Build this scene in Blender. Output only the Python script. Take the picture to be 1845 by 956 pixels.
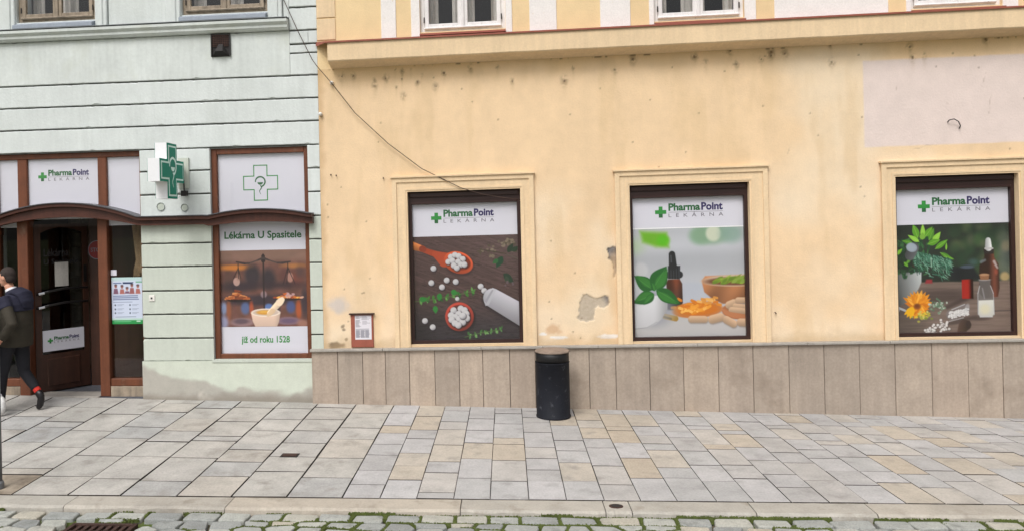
import bpy, bmesh, math, random
import numpy as np
from mathutils import Vector, Matrix
for o in list(bpy.data.objects): bpy.data.objects.remove(o)
SC = bpy.context.scene
COL = SC.collection
# ------------------------------------------------------------------ camera
CAMZ, CAMD = 2.391, 9.7
YAW, PITCH, ROLL = -0.08915, -0.00073, -0.02273
def cam_rows():
    B = Matrix(((1,0,0),(0,0,-1),(0,1,0)))
    cy, sy = math.cos(YAW), math.sin(YAW); cp, sp = math.cos(PITCH), math.sin(PITCH); cr, sr = math.cos(ROLL), math.sin(ROLL)
    return Matrix(((cr,-sr,0),(sr,cr,0),(0,0,1))) @ Matrix(((1,0,0),(0,cp,-sp),(0,sp,cp))) @ B @ Matrix(((cy,-sy,0),(sy,cy,0),(0,0,1)))
MR = cam_rows()
cam = bpy.data.cameras.new('camera'); camo = bpy.data.objects.new('camera', cam); COL.objects.link(camo)
r, d, f_ = MR[0], MR[1], MR[2]
m4 = Matrix(((r[0],-d[0],-f_[0],0),(r[1],-d[1],-f_[1],-CAMD),(r[2],-d[2],-f_[2],CAMZ),(0,0,0,1)))
camo.matrix_world = m4
cam.sensor_width = 36; cam.lens = 1380/1845*36
cam.shift_x = (922.5-788.4)/1845; cam.shift_y = -(478-393.3)/1845
cam.clip_start = .1; cam.clip_end = 1000
SC.camera = camo
# ------------------------------------------------------------------ sky, sun, exposure
SUN_EL, SUN_AZ = math.radians(52), math.radians(200)      # azimuth clockwise from +Y
w = bpy.data.worlds.new('World'); SC.world = w; w.use_nodes = True
nt = w.node_tree; nt.nodes.clear()
sky = nt.nodes.new('ShaderNodeTexSky'); sky.sky_type = 'NISHITA'; sky.sun_disc = False
sky.sun_elevation = SUN_EL; sky.sun_rotation = SUN_AZ; sky.air_density = 1.0; sky.dust_density = 5.0; sky.ozone_density = 1.0
hs = nt.nodes.new('ShaderNodeHueSaturation'); hs.inputs['Saturation'].default_value = .22
bg = nt.nodes.new('ShaderNodeBackground'); bg.inputs['Strength'].default_value = .13
wo = nt.nodes.new('ShaderNodeOutputWorld')
nt.links.new(sky.outputs[0], hs.inputs['Color']); nt.links.new(hs.outputs[0], bg.inputs['Color']); nt.links.new(bg.outputs[0], wo.inputs[0])
sl = bpy.data.lights.new('sun', 'SUN'); sl.energy = 1.3; sl.angle = math.radians(24); sl.color = (1, .985, .96)
so = bpy.data.objects.new('sun', sl); COL.objects.link(so)
sd = Vector((math.sin(SUN_AZ)*math.cos(SUN_EL), math.cos(SUN_AZ)*math.cos(SUN_EL), math.sin(SUN_EL)))
so.rotation_euler = sd.to_track_quat('Z', 'Y').to_euler(); so.location = (0, -20, 25)
vs = SC.view_settings; vs.view_transform = 'Standard'; vs.look = 'None'; vs.gamma = 1; vs.exposure = 0.2; vs.use_curve_mapping = False
# ------------------------------------------------------------------ helpers
def lin(c):
    c = np.asarray(c, float)/255.
    return np.where(c <= .04045, c/12.92, ((c+.055)/1.055)**2.4)
def L(*c): return tuple(float(x) for x in lin(c))
_rs = np.random.RandomState(3); _T = _rs.rand(256, 256)
def vn(x, y):
    xi = np.floor(x).astype(int); yi = np.floor(y).astype(int); fx = x-xi; fy = y-yi
    fx = fx*fx*(3-2*fx); fy = fy*fy*(3-2*fy)
    a = _T[xi & 255, yi & 255]; b = _T[(xi+1) & 255, yi & 255]; c = _T[xi & 255, (yi+1) & 255]; e = _T[(xi+1) & 255, (yi+1) & 255]
    return (a*(1-fx)+b*fx)*(1-fy)+(c*(1-fx)+e*fx)*fy
def fbm(x, y, s=1., o=4, seed=0):
    v = 0; a = .5; t = 0
    for i in range(o):
        v = v+a*vn(x*s+seed*17.3+i*31.7, y*s+seed*9.1+i*11.3); t += a; a *= .55; s *= 2.03
    return v/t
def sst(a, b, x):
    t = np.clip((x-a)/(b-a), 0, 1); return t*t*(3-2*t)
MATS = {}
def mat(name, col=(.5,.5,.5), rough=.7, var=.12, scale=6., bump=.15, bscale=60., metallic=0., attr=False, ramp=None, streak=0., spec=.4, fine=.08, coat=0., blotch=None, emit=0., grime=0.):
    if name in MATS: return MATS[name]
    m = bpy.data.materials.new(name); m.use_nodes = True; t = m.node_tree; N = t.nodes; K = t.links
    p = N['Principled BSDF']; p.inputs['Roughness'].default_value = rough; p.inputs['Metallic'].default_value = metallic
    p.inputs['Specular IOR Level'].default_value = spec
    if coat: p.inputs['Coat Weight'].default_value = coat
    g = N.new('ShaderNodeNewGeometry'); oi = N.new('ShaderNodeObjectInfo')
    off = N.new('ShaderNodeVectorMath'); off.operation = 'MULTIPLY_ADD'      # each object gets its own piece of the noise
    off.inputs[1].default_value = (1,1,1); K.new(g.outputs['Position'], off.inputs[0])
    cb = N.new('ShaderNodeCombineXYZ'); mu = N.new('ShaderNodeMath'); mu.operation = 'MULTIPLY'; mu.inputs[1].default_value = 37. if (ramp or streak) else 0.
    K.new(oi.outputs['Random'], mu.inputs[0]); K.new(mu.outputs[0], cb.inputs[0]); K.new(mu.outputs[0], cb.inputs[1]); K.new(cb.outputs[0], off.inputs[2])
    P = off.outputs[0]
    if attr:
        a = N.new('ShaderNodeAttribute'); a.attribute_name = 'Col'; c = a.outputs['Color']
    elif ramp:
        cr = N.new('ShaderNodeValToRGB'); cr.color_ramp.interpolation = 'LINEAR'
        e = cr.color_ramp.elements
        while len(e) < len(ramp): e.new(.5)
        for k, (pos, cc) in enumerate(ramp): e[k].position = pos; e[k].color = (*cc, 1)
        K.new(oi.outputs['Random'], cr.inputs[0]); c = cr.outputs[0]
    else:
        rgb = N.new('ShaderNodeRGB'); rgb.outputs[0].default_value = (*col, 1); c = rgb.outputs[0]
    def mul(c, fac, lo, hi, f0=.3, f1=.7):
        mr = N.new('ShaderNodeMapRange'); mr.inputs['From Min'].default_value = f0; mr.inputs['From Max'].default_value = f1
        mr.inputs['To Min'].default_value = lo; mr.inputs['To Max'].default_value = hi; K.new(fac, mr.inputs['Value'])
        v = N.new('ShaderNodeVectorMath'); v.operation = 'MULTIPLY'; K.new(c, v.inputs[0]); K.new(mr.outputs[0], v.inputs[1]); return v.outputs[0]
    def noise(sc, det=4, stretch=None):
        n = N.new('ShaderNodeTexNoise'); n.inputs['Scale'].default_value = sc; n.inputs['Detail'].default_value = det; n.inputs['Roughness'].default_value = .6
        if stretch:
            vm = N.new('ShaderNodeVectorMath'); vm.operation = 'MULTIPLY'; vm.inputs[1].default_value = stretch; K.new(P, vm.inputs[0]); K.new(vm.outputs[0], n.inputs['Vector'])
        else: K.new(P, n.inputs['Vector'])
        return n.outputs['Fac']
    if var: c = mul(c, noise(scale), 1-var, 1+var)
    if fine: c = mul(c, noise(scale*14, 3), 1-fine, 1+fine)
    if streak: c = mul(c, noise(1., 5, (14, 14, .9)), 1-streak, 1+streak*.35, .35, .62)
    if grime:          # dirt that runs on across neighbouring pieces, and trodden-in spots
        for sc, lo, hi, am in ((.9, .45, .72, grime), (5.5, .5, .7, grime*.6), (26., .665, .7, grime*1.3)):
            n = N.new('ShaderNodeTexNoise'); n.inputs['Scale'].default_value = sc; n.inputs['Detail'].default_value = 5; n.inputs['Roughness'].default_value = .62
            K.new(g.outputs['Position'], n.inputs['Vector']); c = mul(c, n.outputs['Fac'], 1., 1-am, lo, hi)
    if blotch:
        bc, bs, lo, hi = blotch
        n = noise(bs, 6); mr = N.new('ShaderNodeMapRange'); mr.inputs['From Min'].default_value = lo; mr.inputs['From Max'].default_value = hi; K.new(n, mr.inputs['Value'])
        mx = N.new('ShaderNodeMix'); mx.data_type = 'RGBA'; K.new(mr.outputs[0], mx.inputs['Factor']); K.new(c, mx.inputs['A']); mx.inputs['B'].default_value = (*bc, 1); c = mx.outputs['Result']
    K.new(c, p.inputs['Base Color'])
    if emit: K.new(c, p.inputs['Emission Color']); p.inputs['Emission Strength'].default_value = emit
    if bump:
        b = N.new('ShaderNodeBump'); b.inputs['Strength'].default_value = bump; b.inputs['Distance'].default_value = .01
        K.new(noise(bscale, 5), b.inputs['Height']); K.new(b.outputs[0], p.inputs['Normal'])
    MATS[name] = m; return m
def glass(name, tint=(1,1,1), refl=1.):
    m = bpy.data.materials.new(name); m.use_nodes = True; t = m.node_tree; N = t.nodes; K = t.links; N.remove(N['Principled BSDF'])
    tr = N.new('ShaderNodeBsdfTransparent'); tr.inputs[0].default_value = (*tint, 1)
    gl = N.new('ShaderNodeBsdfGlossy'); gl.inputs['Roughness'].default_value = .015; gl.inputs['Color'].default_value = (refl, refl, refl, 1)
    fr = N.new('ShaderNodeFresnel'); fr.inputs[0].default_value = 1.5
    gm = N.new('ShaderNodeNewGeometry'); iv = N.new('ShaderNodeMath'); iv.operation = 'SUBTRACT'; iv.inputs[0].default_value = 1.; K.new(gm.outputs['Backfacing'], iv.inputs[1])
    ff = N.new('ShaderNodeMath'); ff.operation = 'MULTIPLY'; K.new(fr.outputs[0], ff.inputs[0]); K.new(iv.outputs[0], ff.inputs[1])     # only the outer face of each pane mirrors
    mx = N.new('ShaderNodeMixShader'); K.new(ff.outputs[0], mx.inputs[0]); K.new(tr.outputs[0], mx.inputs[1]); K.new(gl.outputs[0], mx.inputs[2])
    K.new(mx.outputs[0], N['Material Output'].inputs[0]); MATS[name] = m; return m
OW = {}
SHX, SHK = -2.375, .007                       # the yellow building's courses climb gently to the right
def shear(v): return (v[0], v[1], v[2]+SHK*(v[0]-SHX))
def root(name, label, cat, loc, group=None):
    o = bpy.data.objects.new(name, None); o.empty_display_size = .2; COL.objects.link(o); o.location = loc; OW[o.name] = Vector(loc)
    o['label'] = label; o['category'] = cat
    if group: o['group'] = group
    return o
def tag(o, label, cat, group=None):
    o['label'] = label; o['category'] = cat
    if group: o['group'] = group
    return o
def mesh(name, V, F, m, parent=None, smooth=False, sh=False, col=None, origin=None, kind=None, label=None):
    V = np.asarray(V, float).reshape(-1, 3).copy()
    if sh: V[:, 2] += SHK*(V[:, 0]-SHX)
    if origin is None:
        mn = V.min(0); mx = V.max(0); origin = np.array([(mn[0]+mx[0])/2, (mn[1]+mx[1])/2, mn[2]])
    origin = np.asarray(origin, float)
    me = bpy.data.meshes.new(name)
    if isinstance(F, np.ndarray):
        n = len(F); me.vertices.add(len(V)); me.vertices.foreach_set('co', (V-origin).astype(np.float32).ravel())
        me.loops.add(n*4); me.loops.foreach_set('vertex_index', F.astype(np.int32).ravel())
        me.polygons.add(n); me.polygons.foreach_set('loop_start', np.arange(0, n*4, 4, dtype=np.int32))
        me.update(calc_edges=True)
    else:
        me.from_pydata([tuple(v) for v in (V-origin)], [], F)
    if col is not None:
        a = me.color_attributes.new('Col', 'FLOAT_COLOR', 'POINT')
        c4 = np.ones((len(V), 4), np.float32); c4[:, :3] = np.asarray(col).reshape(-1, 3); a.data.foreach_set('color', c4.ravel())
    me.materials.append(m if not isinstance(m, str) else MATS[m])
    if smooth: me.polygons.foreach_set('use_smooth', [True]*len(me.polygons))
    o = bpy.data.objects.new(name, me); COL.objects.link(o)
    if parent is not None:
        o.parent = parent; o.location = Vector(origin)-OW[parent.name]
    else: o.location = Vector(origin)
    OW[o.name] = Vector(origin)
    if kind: o['kind'] = kind
    if label: o['label'] = label
    return o
class MB:
    def __init__(s): s.v = []; s.f = []
    def add(s, V, F):
        n = len(s.v); s.v += [tuple(v) for v in V]; s.f += [tuple(i+n for i in f) for f in F]; return s
    def box(s, x0, x1, y0, y1, z0, z1):
        V = [(x0,y0,z0),(x1,y0,z0),(x1,y1,z0),(x0,y1,z0),(x0,y0,z1),(x1,y0,z1),(x1,y1,z1),(x0,y1,z1)]
        return s.add(V, [(0,3,2,1),(4,5,6,7),(0,1,5,4),(1,2,6,5),(2,3,7,6),(3,0,4,7)])
    def cbox(s, x0, x1, y0, y1, z0, z1, c=.006):
        """box whose front (-y) edges are chamfered"""
        V = [(x0,y1,z0),(x1,y1,z0),(x1,y1,z1),(x0,y1,z1),(x0,y0+c,z0),(x1,y0+c,z0),(x1,y0+c,z1),(x0,y0+c,z1),(x0+c,y0,z0+c),(x1-c,y0,z0+c),(x1-c,y0,z1-c),(x0+c,y0,z1-c)]
        F = [(0,3,2,1)]
        for a in range(4):
            b = (a+1) % 4; F += [(a, b, b+4, a+4), (a+4, b+4, b+8, a+8)]
        F += [(8,9,10,11)]
        return s.add(V, F)
    def prism(s, poly, y0, y1):
        n = len(poly); V = [(x,y0,z) for x,z in poly]+[(x,y1,z) for x,z in poly]
        F = [tuple(range(n)), tuple(range(2*n-1, n-1, -1))]+[(i, i+n, (i+1) % n+n, (i+1) % n) for i in range(n)]
        return s.add(V, F)
    def prism_z(s, poly, z0, z1):
        n = len(poly); V = [(x,y,z0) for x,y in poly]+[(x,y,z1) for x,y in poly]
        F = [tuple(range(n-1,-1,-1)), tuple(range(n, 2*n))]+[(i, (i+1) % n, (i+1) % n+n, i+n) for i in range(n)]
        return s.add(V, F)
    def lathe(s, prof, cx, cy, n=32, cap=True):
        V = []; F = []
        for rr, z in prof:
            for k in range(n): a = 2*math.pi*k/n; V.append((cx+rr*math.cos(a), cy+rr*math.sin(a), z))
        for j in range(len(prof)-1):
            for k in range(n): k2 = (k+1) % n; F.append((j*n+k, j*n+k2, (j+1)*n+k2, (j+1)*n+k))
        if cap: F += [tuple(range(n-1,-1,-1)), tuple((len(prof)-1)*n+k for k in range(n))]
        return s.add(V, F)
    def tube(s, pts, rad, n=8, cap=True):
        pts = [Vector(p) for p in pts]; V = []; F = []; up = None
        R = rad if isinstance(rad, (list, tuple)) else [rad]*len(pts)
        for i, p in enumerate(pts):
            t = (pts[min(i+1, len(pts)-1)]-pts[max(i-1, 0)]).normalized()
            if up is None: up = Vector((0,0,1)) if abs(t.z) < .9 else Vector((1,0,0))
            a = t.cross(up).normalized(); b = a.cross(t).normalized(); up = b
            for k in range(n): q = 2*math.pi*k/n; V.append(tuple(p+(a*math.cos(q)+b*math.sin(q))*R[i]))
        for i in range(len(pts)-1):
            for k in range(n): k2 = (k+1) % n; F.append((i*n+k, i*n+k2, (i+1)*n+k2, (i+1)*n+k))
        if cap: F += [tuple(range(n-1,-1,-1)), tuple((len(pts)-1)*n+k for k in range(n))]
        return s.add(V, F)
    def build(s, name, m, parent=None, **k): return mesh(name, s.v, s.f, m, parent, **k)
def box(name, b, m, parent=None, **k): return MB().box(*b).build(name, m, parent, **k)
def cbox(name, b, m, parent=None, c=.006, **k): return MB().cbox(*b, c=c).build(name, m, parent, **k)
def axis(breaks, step):
    b = sorted(set(round(x, 4) for x in breaks)); out = []
    for i in range(len(b)-1):
        n = max(1, int(math.ceil((b[i+1]-b[i])/step))); out += [b[i]+(b[i+1]-b[i])*k/n for k in range(n)]
    return np.array(out+[b[-1]])
def wall(name, x0, x1, z0, z1, holes, m, parent, step, y=0., depth=.32, paint=None, sh=False, smooth=True):
    """a wall face with real openings: front grid, reveals round the holes"""
    xs = axis([x0, x1]+[h[0] for h in holes]+[h[1] for h in holes], step); zs = axis([z0, z1]+[h[2] for h in holes]+[h[3] for h in holes], step)
    nx, nz = len(xs), len(zs); X, Z = np.meshgrid(xs, zs)
    Y = np.full_like(X, y); C = None
    if paint: C, dY = paint(X, Z); Y = Y+dY
    V = np.stack([X, Y, Z], -1).reshape(-1, 3)
    ii, jj = np.meshgrid(np.arange(nx-1), np.arange(nz-1))
    cx = (xs[:-1]+xs[1:])/2; cz = (zs[:-1]+zs[1:])/2; CX, CZ = np.meshgrid(cx, cz); keep = np.ones_like(CX, bool)
    for h in holes: keep &= ~((CX > h[0]) & (CX < h[1]) & (CZ > h[2]) & (CZ < h[3]))
    a = (jj*nx+ii)[keep]; F = np.stack([a, a+1, a+nx+1, a+nx], -1)
    o = mesh(name, V, F, m, parent, sh=sh, col=None if C is None else C.reshape(-1, 3), smooth=False)
    return o
def reveal(name, h, y0, y1, m, parent, sh=False, bottom=True):
    x0, x1, z0, z1 = h; t = .05
    b = MB(); b.box(x0-t, x0, y0, y1, z0-t, z1+t).box(x1, x1+t, y0, y1, z0-t, z1+t).box(x0, x1, y0, y1, z1, z1+t)
    if bottom: b.box(x0, x1, y0, y1, z0-t, z0)
    return b.build(name, m, parent, sh=sh)
def zw(x): return -.0226*x+.007
def zg(x, y): return zw(x)*(1+max(-1, min(0, y/3.17)))
def text_mesh(name, body, x0, x1, z0, z1, y, m, parent, sh=False, bold=.012, spacing=1.):
    cu = bpy.data.curves.new(name, 'FONT'); cu.body = body; cu.offset = bold; cu.space_character = spacing; cu.resolution_u = 3; cu.extrude = .0
    t = bpy.data.objects.new(name, cu); COL.objects.link(t); dg = bpy.context.evaluated_depsgraph_get()
    me = bpy.data.meshes.new_from_object(t.evaluated_get(dg)); bpy.data.objects.remove(t); bpy.data.curves.remove(cu)
    P = np.array([v.co[:] for v in me.vertices]); F = [tuple(p.vertices) for p in me.polygons]; bpy.data.meshes.remove(me)
    mn = P.min(0); mx = P.max(0); u = (P[:,0]-mn[0])/(mx[0]-mn[0]); v = (P[:,1]-mn[1])/(mx[1]-mn[1])
    V = np.stack([x0+u*(x1-x0), np.full(len(P), y), z0+v*(z1-z0)], -1)
    return mesh(name, V, F, m, parent, sh=sh)
def ribbon(pts, wd):
    """flat stroke in the x-z plane as a polygon strip; returns verts (x,z) and faces"""
    pts = [Vector(p) for p in pts]; V = []; F = []
    for i, p in enumerate(pts):
        t = (pts[min(i+1, len(pts)-1)]-pts[max(i-1, 0)]).normalized(); n = Vector((-t.y, t.x)); ww = wd[i] if isinstance(wd, list) else wd
        V += [p+n*ww/2, p-n*ww/2]
    for i in range(len(pts)-1): F.append((2*i, 2*i+1, 2*i+3, 2*i+2))
    return V, F
# ------------------------------------------------------------------ materials
YEL = np.array(L(229,200,163)); PINK = np.array(L(220,204,198)); CONC = np.array(L(136,132,131))
mat('yellow_plaster', attr=True, rough=.9, var=.04, fine=.06, bump=.45, bscale=38)
mat('yellow_trim', L(225,199,163), .88, var=.06, scale=3, fine=.05, bump=.2, bscale=50, streak=.06)
mat('mint_plaster', L(209,214,212), .9, var=.05, scale=2.2, fine=.03, bump=.35, bscale=34, streak=.05, blotch=(L(194,199,195), 1.3, .54, .85))
mat('mint_low', L(193,199,188), .9, var=.04, scale=2.2, fine=.03, bump=.22, bscale=40, streak=.04)  # greener lower wall; its dimmer light is put into the colour too
mat('mint_attr', attr=True, rough=.9, var=.04, fine=.05, bump=.25, bscale=40)
mat('mint_stained', L(207,212,209), .9, var=.09, scale=1.6, fine=.04, bump=.22, bscale=40, streak=.06, blotch=(L(196,200,190), 1.7, .5, .8))
mat('cap_ring', L(164,170,166), .9)
mat('mint_core', L(120,126,120), .9)
mat('groove', L(88,88,84), .95)
mat('red_metal', L(150,84,68), .55, var=.1, streak=.1)
mat('blue_metal', L(150,158,170), .5, var=.06, streak=.08)
mat('ledge_cap', L(120,124,126), .5, var=.1)
mat('white_paint', L(228,225,224), .7, var=.06, scale=8, streak=.1, fine=.06, blotch=(L(150,135,115), 30, .66, .72))
mat('white_plaster', L(232,228,225), .85, var=.05, scale=4, fine=.06, bump=.4, bscale=25, blotch=(L(205,180,140), 14, .68, .74))
mat('old_wood', L(150,136,119), .7, var=.2, scale=10, streak=.3, fine=.12)
mat('brown_wood', L(108,62,40), .5, var=.12, scale=5, streak=.22, fine=.1, blotch=(L(122,98,78), 3.5, .62, .78))
mat('dark_wood', L(78,44,34), .45, var=.12, scale=6, streak=.2)
mat('door_wood', L(64,39,29), .45, var=.15, scale=6, streak=.25)
mat('dark_frame', L(50,32,30), .4, var=.1, scale=6, fine=.05)
mat('lead_cap', L(92,92,96), .45, var=.15, metallic=.3)
mat('stone_panel', grime=.13, ramp=[(0, L(172,156,141)), (.5, L(162,149,136)), (1, L(177,161,145))], rough=.75, var=.07, scale=2.6, fine=.09, streak=.09, bump=.15, bscale=110, blotch=(L(132,118,105), 2.4, .55, .85))
mat('sill_stone', L(160,154,146), .7, var=.1, scale=5, streak=.1)
mat('core_dark', L(70,64,58), .95)
mat('slab_grey', grime=.17, ramp=[(0, L(172,171,170)), (.25, L(182,180,180)), (.5, L(171,169,168)), (.75, L(183,178,172)), (.88, L(182,173,160)), (1, L(179,167,151))], rough=.82, var=.09, scale=4, fine=.12, bump=.25, bscale=120, blotch=(L(128,125,122), 4.2, .55, .85))
mat('slab_warm', grime=.2, ramp=[(0, L(174,171,165)), (.4, L(182,178,172)), (.7, L(170,169,167)), (1, L(184,177,167))], rough=.84, var=.11, scale=4, fine=.13, bump=.35, bscale=90, blotch=(L(122,116,108), 3.4, .54, .85))
mat('slab_stained', L(152,140,125), .8, var=.2, scale=5, fine=.12, bump=.2, blotch=(L(92,80,66), 4, .45, .7))
mat('kerb', grime=.2, ramp=[(0, L(176,170,160)), (.5, L(168,164,156)), (1, L(182,172,158))], rough=.85, var=.08, scale=4, fine=.09, bump=.3, bscale=60, blotch=(L(128,118,104), 4.5, .55, .82))
mat('joint', L(50,45,40), .95, var=.3, scale=9, fine=.2, bump=.4)
mat('sett', ramp=[(0, L(140,142,140)), (.4, L(158,160,156)), (.8, L(170,171,164)), (1, L(176,169,154))], rough=.75, var=.1, scale=6, fine=.2, bump=.8, bscale=45, blotch=(L(112,114,110), 8, .54, .8))
mat('road_bed', L(96,88,72), .95, var=.3, scale=8, fine=.2, bump=.5, blotch=(L(78,92,38), 5, .42, .55))
mat('moss', L(84,94,46), .95, var=.3, scale=12, fine=.25, bump=0)
mat('rust_iron', L(72,52,46), .7, var=.3, scale=14, fine=.2, bump=.4, metallic=.3)
mat('dark_iron', L(40,37,37), .7, var=.25, scale=14, fine=.2, bump=.3)
mat('bin_body', L(27,29,36), .65, spec=.2, var=.15, scale=5, fine=.12, bump=.06, streak=.12, blotch=(L(70,72,78), 13, .6, .74))
mat('bin_black', L(20,20,22), .5, var=.1)
mat('bin_top', L(134,118,106), .75, var=.2, scale=10, fine=.15, bump=.3)
mat('film_white', L(208,207,216), .55, var=.012, scale=2, fine=0, bump=0)
mat('print', attr=True, rough=.5, var=.0, fine=0, bump=0)
mat('ink_green', L(52,138,62), .5, var=0, fine=0, bump=0)
mat('ink_dark_green', L(44,100,58), .5, var=0, fine=0, bump=0)
mat('ink_navy', L(52,44,92), .5, var=0, fine=0, bump=0)
mat('ink_grey', L(120,116,124), .5, var=0, fine=0, bump=0)
mat('ink_dark', L(40,38,40), .5, var=0, fine=0, bump=0)
mat('sign_green', L(0,132,108), .5, var=.02, fine=0, bump=0, spec=.25)
mat('sign_white', L(232,232,234), .35, var=.03, scale=3, fine=.02, bump=0)
mat('sign_mint', L(216,244,236), .35, var=0, fine=0, bump=0)
mat('chrome', L(190,190,192), .2, var=0, fine=0, bump=0, metallic=1.)
mat('black_bar', L(24,22,22), .35, var=.1, bump=0)
mat('room_dark', L(60,55,52), .9, var=.1)
mat('room_floor', L(84,86,92), .5, var=.1)
mat('curtain', L(176,172,166), .9, var=.1, scale=4, streak=.15)
mat('dried', L(196,166,134), .9, var=.25, scale=14, fine=.2)
mat('red_sign', L(120,30,32), .45, var=.02, bump=0)
mat('cable', L(70,52,44), .6, var=.1, bump=0)
mat('porcelain', L(226,222,216), .3, var=.03, bump=0)
mat('post_grey', L(116,118,122), .5, var=.1, metallic=.4)
glass('pane_glass'); glass('door_glass', (.82,.84,.84))
# ------------------------------------------------------------------ ground, pavement, kerb, road
rnd = random.Random(11)
rb = MB(); rb.add([(-150,-140,-.075),(150,-140,-.075),(150,-3.43,-.075),(-150,-3.43,-.075)], [(0,1,2,3)])
road = rb.build('road', 'road_bed', None, origin=(0,-3.43,-.075), kind='structure')
xs = np.linspace(-9.5, 9.5, 39); V = []; F = []
for i, x in enumerate(xs): V += [(x, .1, zw(x)-.016), (x, -3.19, -.016)]
for i in range(len(xs)-1): F.append((2*i+1, 2*i+3, 2*i+2, 2*i))
pav = mesh('pavement', V, F, 'joint', None, origin=(0,0,-.02), kind='structure')
g2 = MB(); g2.add([(-150,.45,-.2),(150,.45,-.2),(150,150,-.2),(-150,150,-.2)], [(0,1,2,3)])
g2.build('ground', 'road_bed', None, origin=(0,.45,-.2), kind='structure')
def slab(x0, x1, y0, y1, m, g=.005, gy=.003, ch=.003):
    a, b, c, e = x0+g, x1-g, y0+gy, y1-gy; dz = rnd.uniform(-.002, .002); tx = rnd.uniform(-.0035, .0035); ty = rnd.uniform(-.0035, .0035)
    def P(x, y, o): return (x, y, zg(x, y)+o+dz+tx*(x-(a+b)/2)+ty*(y-(c+e)/2))
    j = lambda: rnd.uniform(-.004, .004) if m == 'slab_warm' else rnd.uniform(-.0015, .0015)
    Q = [(a+j(), c+j()), (b+j(), c+j()), (b+j(), e+j()), (a+j(), e+j())]
    mx, my = (a+b)/2, (c+e)/2
    V = [P(x, y, -.05) for x, y in Q]+[P(x, y, -ch) for x, y in Q]+[P(x+(ch*1.4 if x < mx else -ch*1.4), y+(ch*1.4 if y < my else -ch*1.4), 0) for x, y in Q]
    F = []
    for k in range(4):
        n = (k+1) % 4; F += [(k, n, n+4, k+4), (k+4, n+4, n+8, k+8)]
    F.append((8,9,10,11))
    so_ = mesh('paving_slab', V, F, m, pav); so_.data.materials.append(MATS['joint']); so_.data.polygons.foreach_set('material_index', [1,1,1,0,1,0,1,0,0])
wide = [-8.6,-8.1,-7.6,-7.08,-6.57,-6.06,-5.55,-5.04,-4.5,-3.97,-3.48,-2.96,-2.46,-1.96,-1.47]
narrow = [-1.47,-1.14,-.82,-.5,-.19,.14,.455,.77,1.07,1.37,1.69,1.99,2.29,2.59,2.89,3.19,3.49,3.78,4.06,4.37,4.66,4.97,5.26,5.55,5.86,6.16,6.46,6.76,7.06]
for cols, m, lo, hi in ((wide, 'slab_warm', .36, .66), (narrow, 'slab_grey', .28, .6)):
    for i in range(len(cols)-1):
        y = -3.17
        while y < .05:
            n = rnd.uniform(lo, hi) if rnd.random() > .12 else rnd.uniform(.14, .26)
            y2 = y+n
            if y2 > -.14: y2 = .06
            slab(cols[i], cols[i+1], y, y2, 'slab_stained' if cols[i] < -4.6 < cols[i+1] and y < -3. else m, rnd.uniform(.006,.010) if m == 'slab_warm' else rnd.uniform(.0028,.0045), rnd.uniform(.002,.0065) if m == 'slab_warm' else rnd.uniform(.0008,.0035)); y = y2
kerb = box('kerb', (-9.5,9.5,-3.40,-3.19,-.2,-.03), 'joint', None, kind='structure')
kx = [-8.4,-6.9,-5.3,-3.85,-2.42,-.43,.75,.96,1.93,2.85,3.95,5.4,7.0,8.4]
for i in range(len(kx)-1):
    a, b = kx[i]+.004, kx[i+1]-.004; n = 14; V = []; F = []
    for k in range(n+1):
        x = a+(b-a)*k/n; w1 = rnd.uniform(-.006, .006); w2 = rnd.uniform(-.008, .004)
        V += [(x,-3.178,-.05),(x,-3.178,-.004),(x,-3.186,.0+rnd.uniform(-.001,.001)),(x,-3.405+w1,.0+rnd.uniform(-.0015,.001)),(x,-3.427+w1,-.016+w2),(x,-3.435+w1,-.09)]
    for k in range(n):
        for q in range(5): F.append((k*6+q, k*6+q+1, (k+1)*6+q+1, (k+1)*6+q))
    F += [tuple(range(5,-1,-1)), tuple(n*6+q for q in range(6))]
    mesh('kerb_stone', V, F, 'kerb', kerb)
# setts: cells of a jittered staggered net, clipped against their neighbours
def clip(poly, p, n):
    out = []
    for i in range(len(poly)):
        a, b = poly[i], poly[(i+1) % len(poly)]; da = (a[0]-p[0])*n[0]+(a[1]-p[1])*n[1]; db = (b[0]-p[0])*n[0]+(b[1]-p[1])*n[1]
        if da <= 0: out.append(a)
        if da*db < 0: t = da/(da-db); out.append((a[0]+(b[0]-a[0])*t, a[1]+(b[1]-a[1])*t))
    return out
GR = (-3.60,-3.05,-4.16,-3.69)          # the drain grate's place
cells = []
x = -6.2
while x < 6.2:                           # the straight row along the kerb
    wd = rnd.uniform(.24, .33)
    cells.append([(x,-3.605+rnd.uniform(-.012,.012)),(x+wd,-3.605+rnd.uniform(-.012,.012)),(x+wd+rnd.uniform(-.02,.02),-3.447),(x+rnd.uniform(-.02,.02),-3.447)]); x += wd
pts = []
for j in range(10):
    yy = -3.675-j*.132; x = -6.2+(.13 if j % 2 else 0)
    while x < 6.2:
        arc = .05*math.cos((x+.3)*2*math.pi/1.5)
        pts.append((x+rnd.uniform(-.05,.05), yy+arc+rnd.uniform(-.028,.028))); x += rnd.uniform(.18,.27)
for i, p in enumerate(pts):
    poly = [(p[0]-.3,p[1]-.25),(p[0]+.3,p[1]-.25),(p[0]+.3,min(p[1]+.25,-3.612)),(p[0]-.3,min(p[1]+.25,-3.612))]
    for q in pts:
        if q is p or abs(q[0]-p[0]) > .6 or abs(q[1]-p[1]) > .5: continue
        # anisotropic metric: setts are wider than deep
        n = ((q[0]-p[0])*.45, (q[1]-p[1])); poly = clip(poly, ((p[0]+q[0])/2, (p[1]+q[1])/2), n)
        if len(poly) < 3: break
    if len(poly) >= 3: cells.append(poly)
stuffV = MB(); nset = 0; edges = []
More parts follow.
